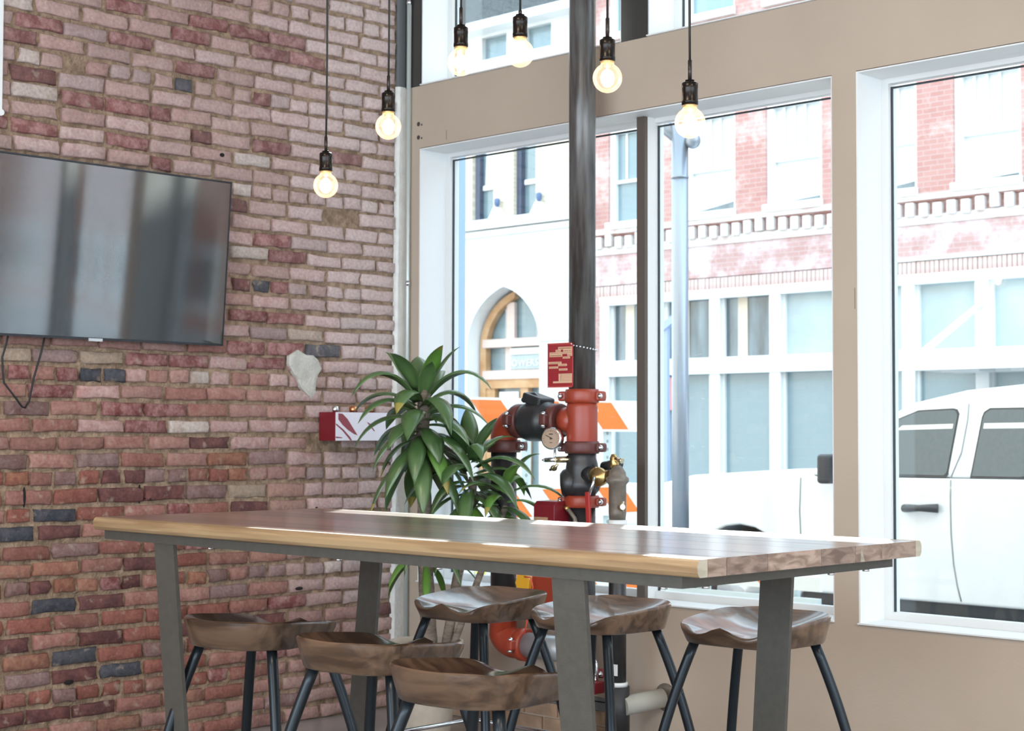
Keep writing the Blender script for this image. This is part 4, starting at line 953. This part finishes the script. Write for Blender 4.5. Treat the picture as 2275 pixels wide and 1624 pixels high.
# white stone ground floor with the pointed arch
def arch(xl, xr, zb, zs, zt, n=14):
    xc = (xl+xr)/2+.02; L = [(xl, zb), (xl, zs)]
    for i in range(1, n+1):
        t_ = i/n; a = t_*PI/2*.80; L.append((xl+(xc-xl)*(1-math.cos(a))/(1-math.cos(PI/2*.80)), zs+(zt-zs)*math.sin(a)/math.sin(PI/2*.80)))
    R_ = [(xr, zb), (xr, zs)]
    for i in range(1, n+1):
        t_ = i/n; a = t_*PI/2*.80; R_.append((xr-(xr-xc)*(1-math.cos(a))/(1-math.cos(PI/2*.80)), zs+(zt-zs)*math.sin(a)/math.sin(PI/2*.80)))
    return L, R_, xc
L, R_, xc = arch(-13.98, -12.29, ZS, 2.75, 3.74)
m_ = MB()
m_.prism([(-20.5, ZS)]+L+[(xc, 4.62), (-20.5, 4.62)], 'y', F0-.05, F0+.30)
m_.prism(R_[::-1]+[(xc, 4.62)][:0]+[(-11.2, ZS), (-11.2, 4.62), (xc, 4.62)], 'y', F0-.05, F0+.30)
m_.build('stone_wall', STONE, cb)
MB().box(-12.29, -11.2, F0-.09, F0-.03, 2.80, 2.90).build('impost_band', STONE, cb)
for (a, z) in ((-11.6, 4.3), (-11.6, 3.9)): MB().box(-20.5, -11.2, F0-.054, F0-.04, z, z+.012).build('stone_joint', mat('joint_grey', (.6, .62, .63), .8), cb)
L, R_, xc2 = arch(-13.94, -12.33, ZS, 2.75, 3.68)
Li, Ri, _ = arch(-13.80, -12.36, ZS, 2.72, 3.58)
dr_ = MB()
dr_.prism(L+[(xc2, 3.58)]+Li[::-1][1:], 'y', F0+.22, F0+.34)
door = dr_.build('arched_door', WOODD, cb)
MB().prism(L+R_[::-1], 'y', F0+.36, F0+.37).build('pane', STG, door)
MB().box(-13.86, -12.3, F0+.20, F0+.34, 2.75, 2.89).build('transom_rail', WOODP, door)
MB().box(-13.86, -12.3, F0+.20, F0+.34, 2.21, 2.36).build('lower_rail', WOODP, door)
MB().box(-13.80, -12.3, F0+.22, F0+.34, 2.06, 2.21).build('head_rail', WOODD, door)
for a, b in ((-13.35, -13.17), (-12.62, -12.52)): MB().box(a, b, F0+.27, F0+.34, 2.89, 3.5).build('glazing_bar', WOODP, door)
MB().box(-13.38, -13.25, F0+.27, F0+.34, 2.36, 2.75).build('glazing_bar', WOODP, door)
for a, b in ((-13.80, -13.60), (-13.0, -12.82)): MB().box(a, b, F0+.24, F0+.34, ZS, 2.06).build('door_stile', WOODD, door)
MB().box(-13.5, -13.05, F0+.25, F0+.27, 1.6, 2.0).build('notice', WFR, door)
for i in range(10): MB().box(-13.7+.18*i*.8, -13.66+.18*i*.8, F0+.3, F0+.31, 2.89, 3.4).build('slat', mat('grey_slat', (.4, .42, .45), .6), door) if i in (2, 7) else None
sb = MB().box(-13.22, -12.34, F0+.24, F0+.26, 2.37, 2.62).build('sign_board', mat('sign_grey', (.40, .46, .48), .6), cb)
MB().box(-13.22, -12.30, F0+.22, F0+.26, 2.62, 2.72).build('sign_light', mat('pale_fixture', (.80, .82, .76), .5), cb)
tcu = bpy.data.curves.new('lettering', 'FONT'); tcu.body = 'OWERSE'; tcu.size = .165; tcu.extrude = .003; tcu.space_character = 1.15
to = bpy.data.objects.new('lettering_source', tcu); COL.objects.link(to)
bpy.context.view_layer.update()
me = bpy.data.meshes.new_from_object(to.evaluated_get(bpy.context.evaluated_depsgraph_get())); bpy.data.objects.remove(to)
tl_ = bpy.data.objects.new('lettering', me); COL.objects.link(tl_); me.materials.append(WFR)
tl_.parent = cb; tl_.rotation_euler = (PI/2, 0, 0); tl_.location = Vector((-13.19, F0+.232, 2.42))-Vector(cb.location)
# third storey: row of windows below a slate roof
MB().box(-20.5, -11.2, F0-.02, F0+.3, 7.45, 7.52).build('string_course', STONE, cb)
ops = [(-13.70-1.02*j, -13.11-1.02*j, 7.62, 8.0) for j in range(-2, 6)]
cells(-20.5, -11.2, 7.52, 8.05, ops, F0, F0+.3).build('attic_wall', STONE, cb)
for o in ops:
    w_ = MB().box(o[0], o[1], F0+.10, F0+.11, o[2], o[3]).build('window', STG, cb)
MB().box(-20.5, -11.15, F0-.35, F0+.1, 8.05, 8.19).build('eaves', WFR, cb)
MB().prism([(F0-.30, 8.19), (F0+.6, 10.6), (F0+.9, 10.6), (F0+.9, 8.19)], 'x', -20.5, -11.2).build('slate_roof', mat('slate', (.035, .045, .048), .8, var=.5, scale=30, rgb2=(.085, .10, .105)), cb)
MB().box(-20.5, -11.2, F0+.45, F0+.6, ZS, 8.0).build('dark_interior', MATS['interior_dark'], cb)

# ---- street lamp post
sp = thing('street_post', 'tall grey metal street post at the kerb behind the right bulb', 'post', (-.915, 3.30, ZS))
GALV = mat('galvanised_post', (.30, .34, .40), .35, metal=.6)
MB().cyl((-.915, 3.30, ZS), (-.915, 3.30, 3.42), .057, n=24).build('pole', GALV, sp)
MB().cyl((-.915, 3.30, 3.02), (-.915, 3.30, 3.035), .060, n=24).build('joint_ring', GALV, sp)
MB().lathe([(.10, ZS), (.10, ZS+.03), (.06, ZS+.06)], (-.915, 3.30, 0), n=20).build('base_plate', GALV, sp)
MB().sphere((-.83, 3.33, 3.27), .055, 14, 10).build('photo_cell', GALV, sp)
MB().tube([(-.93, 3.30, 3.30), (-1.12, 3.28, 3.46), (-1.2, 3.27, 3.5)], .05, 10).build('bracket_arm', GALV, sp)
# ---- blue bracket post across the street
bp_ = thing('blue_bracket', 'pale blue slanted bracket on a short post in front of the far shopfront', 'post', (-8.57, 12.6, ZS))
BL_ = mat('pale_blue', (.30, .38, .62), .6)
MB().box(-8.61, -8.53, 12.58, 12.64, ZS, 2.80).build('post', BL_, bp_)
MB().obox((-8.60, 12.6, 2.80), (.34, 0, .22), (0, 1, 0), (-.22, 0, .34), .21, .04, .05).build('arm', BL_, bp_)

# ---- white pickup truck at the kerb
tr = thing('pickup_truck', 'white pickup truck parked outside the right hand window', 'truck', (.8, 4.8, ZS))
TW = mat('white_car_paint', (.80, .82, .83), .22, coat=.6); TBK = mat('black_plastic', (.03, .035, .04), .45); TGL = mat('car_glass', (.055, .085, .10), .06, spec=.8)
YN, YF = 3.80, 5.72
def archpts(xc_, zc2, r, n=12, rev=False):
    P_ = [(xc_+r*math.cos(PI-PI*i/n), zc2+r*math.sin(PI-PI*i/n)) for i in range(n+1)]
    return P_
za = .22
poly = [(-1.66, .40), (-1.70, .52), (-1.69, .78), (-1.60, .93), (-1.2, 1.02), (-.30, 1.08), (-.22, 1.03), (1.95, 1.045), (2.02, 1.10), (4.25, 1.10), (4.27, .42)]
poly += [(4.2, .30)]+archpts(3.30, za, .46)[::-1]+[(2.78, .27)]+[(-.30, .27)]+archpts(-.80, za, .47)[::-1]+[(-1.32, .36)]
m_ = MB(); m_.prism(poly[::-1], 'y', YN, YF)
m_.build('body', TW, tr, bevel=.05, seg=4)
# cab
bot = [(-.28, 1.03), (.0, 1.03), (.9, 1.03), (1.75, 1.03), (1.97, 1.03)]; 
side = [(-.28, 1.035), (-.02, 1.22), (.26, 1.42), (.44, 1.51), (.80, 1.585), (1.28, 1.625), (1.62, 1.60), (1.78, 1.50), (1.97, 1.04)]
vs = []
for s in (1, -1):
    for (x, z) in side:
        off = .03+(z-1.03)*.26; vs.append((x, (YN+off) if s > 0 else (YF-off), z))
n = len(side)
m_ = MB(); m_.add(vs, [tuple(range(n)), tuple(range(n, 2*n))[::-1]]+[(i, (i+1) % n, n+(i+1) % n, n+i) for i in range(n)])
m_.build('cab', TW, tr, bevel=.045, seg=4)
def ysid(z): return YN+.03+(z-1.03)*.26-.003
def sidepanel(poly, name, m2, parent, off=0, th=.012):
    m_ = MB(); n = len(poly)
    vs = [(x, ysid(z)-off, z) for x, z in poly]+[(x, ysid(z)-off+th, z) for x, z in poly]
    m_.add(vs, [tuple(range(n)), tuple(range(n, 2*n))[::-1]]+[(i, (i+1) % n, n+(i+1) % n, n+i) for i in range(n)])
    return m_.build(name, m2, parent)
w1 = [(-.02, 1.055), (.735, 1.055), (.752, 1.075), (.778, 1.43), (.762, 1.455), (.735, 1.462), (.50, 1.452), (.36, 1.40), (.10, 1.22)]
w2 = [(.925, 1.055), (1.235, 1.055), (1.50, 1.09), (1.55, 1.30), (1.50, 1.44), (1.42, 1.465), (1.00, 1.462), (.965, 1.44), (.955, 1.41)]
for nm_, w_ in (('front_window', w1), ('rear_window', w2)):
    cxw = sum(p[0] for p in w_)/len(w_); czw = sum(p[1] for p in w_)/len(w_)
    o = sidepanel([(cxw+(x-cxw)*1.04, czw+(z-czw)*1.06) for x, z in w_], nm_+'_seal', TBK, tr, 0, .01)
    sidepanel(w_, nm_, TGL, tr, .003)
sidepanel([(.36, 1.335), (.755, 1.345), (.757, 1.375), (.40, 1.365)], 'glass_reflection_strip', mat('pale_strip', (.75, .77, .70), .5), tr, .0045, .002).name = 'window_tint_band'  # pale reflections on the side glass, painted as thin strips
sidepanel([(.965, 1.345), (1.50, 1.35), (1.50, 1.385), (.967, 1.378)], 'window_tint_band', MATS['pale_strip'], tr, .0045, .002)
# panel gaps, handles, mirror
def gap(pts, nm_='door_gap'):
    return MB().tube([(x, (ysid(z)+.001 if z > 1.04 else YN-.0005), z) for x, z in pts], .005, 6).build(nm_, mat('gap_grey', (.28, .30, .30), .6), tr)
gap([(.845, 1.50), (.85, 1.40), (.835, 1.2), (.80, 1.04)]); gap([(.80, 1.03), (.797, .9), (.80, .7), (.815, .52), (.84, .38), (.865, .29)])
gap([(-.30, 1.02), (-.31, .8), (-.30, .6), (-.26, .42)]); gap([(1.72, 1.03), (1.73, .5), (1.70, .29)])
for x in (.60, 1.50):
    h_ = MB().tube([(x-.12, YN-.012, .845), (x-.06, YN-.035, .848), (x, YN-.04, .85), (x+.06, YN-.038, .852), (x+.12, YN-.014, .852)], [.026, .024, .020, .024, .028], 8).build('door_handle', TBK, tr)
MB().box(-.05, .045, YN-.20, YN-.02, .99, 1.18).build('wing_mirror', TBK, tr, bevel=.025, seg=3)
MB().box(-.3, 2.6, YN+.02, YN+.10, .20, .27).build('sill_trim', TBK, tr)
MB().box(-1.5, 4.1, YN+.2, YF-.2, .12, .32).build('underbody', TBK, tr)
MB().box(-1.78, -1.64, YN+.05, YF-.05, .32, .52).build('front_bumper', mat('bumper_grey', (.5, .52, .54), .3), tr, bevel=.03)
MB().box(-1.715, -1.60, YN-.004, YN+.30, .70, .84).build('headlamp', mat('headlamp_glass', (.25, .30, .36), .1, spec=1), tr, bevel=.02)
TYRE = mat('tyre', (.02, .02, .022), .8); RIM = mat('rim', (.45, .47, .5), .3, metal=.8)
for x in (-.80, 3.30):
    for y, s in ((YN+.03, -1), (YF-.03, 1)):
        y_ = y; wl = MB().lathe([(.20, -.11), (.36, -.10), (.385, -.06), (.385, .06), (.36, .10), (.20, .11)], (x, y_-s*.11, za), (0, 1, 0), n=28).build('wheel', TYRE, tr)
        MB().lathe([(.22, 0), (.21, .015), (.05, .02), (.05, .04)], (x, y_-s*.005, za), (0, s, 0), n=20).build('rim', RIM, wl)

# ---- orange and white striped barricades
ORG = mat('barricade_orange', (.85, .20, .03), .6); BWH = mat('barricade_white', (.80, .80, .76), .6); PST = mat('perforated_post', (.62, .70, .70), .45, metal=.3)
def barricade(nm, label, org, along, boards, L, posts, per=.49, phase=0):
    # along: 'y' or 'x' ; org = start point; boards = [(z0, z1)]
    t_ = thing('barricade', label, 'barricade', (org[0], org[1], -.05), 'striped street barricades')
    def P(u, v, z): return (org[0]+v, org[1]+u, z) if along == 'y' else (org[0]+u, org[1]-v, z)
    for bi, (z0, z1) in enumerate(boards):
        m_ = MB(); pts = [P(u, v, z) for u in (0, L) for v in (0, .025) for z in (z0, z1)]
        m_.add(pts, [(0, 1, 3, 2), (4, 6, 7, 5), (0, 4, 5, 1), (2, 3, 7, 6), (0, 2, 6, 4), (1, 5, 7, 3)]); bd_ = m_.build('board', BWH, t_)
        H = z1-z0-.03; u = -1.0+phase+bi*.11
        while u < L:
            q = [(u, z1-.015), (u+per*.5, z1-.015), (u+per*.5+H*1.0, z0+.015), (u+H*1.0, z0+.015)]
            cl = []
            for (a, b) in q: cl.append((min(max(a, .0), L), b))
            if max(c_[0] for c_ in cl)-min(c_[0] for c_ in cl) > .12:
                m_ = MB(); pts = [P(a, .0255, b) for a, b in cl]+[P(a, .0262, b) for a, b in cl]
                m_.add(pts, [(0, 1, 2, 3), (7, 6, 5, 4), (0, 4, 5, 1), (1, 5, 6, 2), (2, 6, 7, 3), (3, 7, 4, 0)]); m_.build('stripe', ORG, bd_)
            u += per
    for u in posts:
        m_ = MB(); pts = [P(a, v, z) for a in (u-.04, u+.04) for v in (-.05, -.002) for z in (-.02, boards[0][1]-.02)]
        m_.add(pts, [(0, 1, 3, 2), (4, 6, 7, 5), (0, 4, 5, 1), (2, 3, 7, 6), (0, 2, 6, 4), (1, 5, 7, 3)]); po = m_.build('post', PST, t_)
        z = .06; hl = MB()
        while z < boards[0][1]-.05:
            pt = Vector(P(u, -.0015, z)); ax_ = Vector((1, 0, 0)) if along == 'y' else Vector((0, -1, 0))
            hl.cyl(pt-ax_*.002, pt+ax_*.0005, .011, n=8); z += .05
        hl.build('punched_holes', mat('hole_grey', (.3, .34, .34), .7), po, kind='stuff')
        m_ = MB(); pts = [P(a, v, z) for a in (u-.03, u+.03) for v in (-.55, .5) for z in (-.05, -.0)]
        m_.add(pts, [(0, 1, 3, 2), (4, 6, 7, 5), (0, 4, 5, 1), (2, 3, 7, 6), (0, 2, 6, 4), (1, 5, 7, 3)]); m_.build('foot', PST, t_)
    return t_
b1 = barricade('a', 'orange and white striped barricade standing behind the riser pipes', (-.80, .95), 'y', [(1.32, 1.515), (.80, .99), (.31, .535)], 1.86, (.75, 1.48), per=.49, phase=.28)
MB().box(-.772, -.769, 1.245, 1.335, .45, .52).build('yellow_label', mat('label_yellow', (.8, .75, .15), .5), b1)
for y, z in ((2.28, 1.45), (2.24, 1.37)): MB().cyl((-.774, y, z), (-.765, y, z), .022, n=12).build('bolt', BWH if z > 1.4 else GREYC, b1)
MB().prism([(1.3, .70), (1.62, .69), (1.60, .60), (1.34, .60)], 'x', -.79, -.775).build('marker_flag', mat('flag_pink', (.85, .22, .28), .6), b1)
b2 = barricade('b', 'low striped barricade in front of the truck, seen under the table edge', (-.72, 2.95), 'x', [(.375, .46)], 1.15, (.25, .92), per=.49, phase=.2)
MB().box(-.72, .43, 2.90, 2.94, .29, .335).build('perforated_rail', PST, b2)
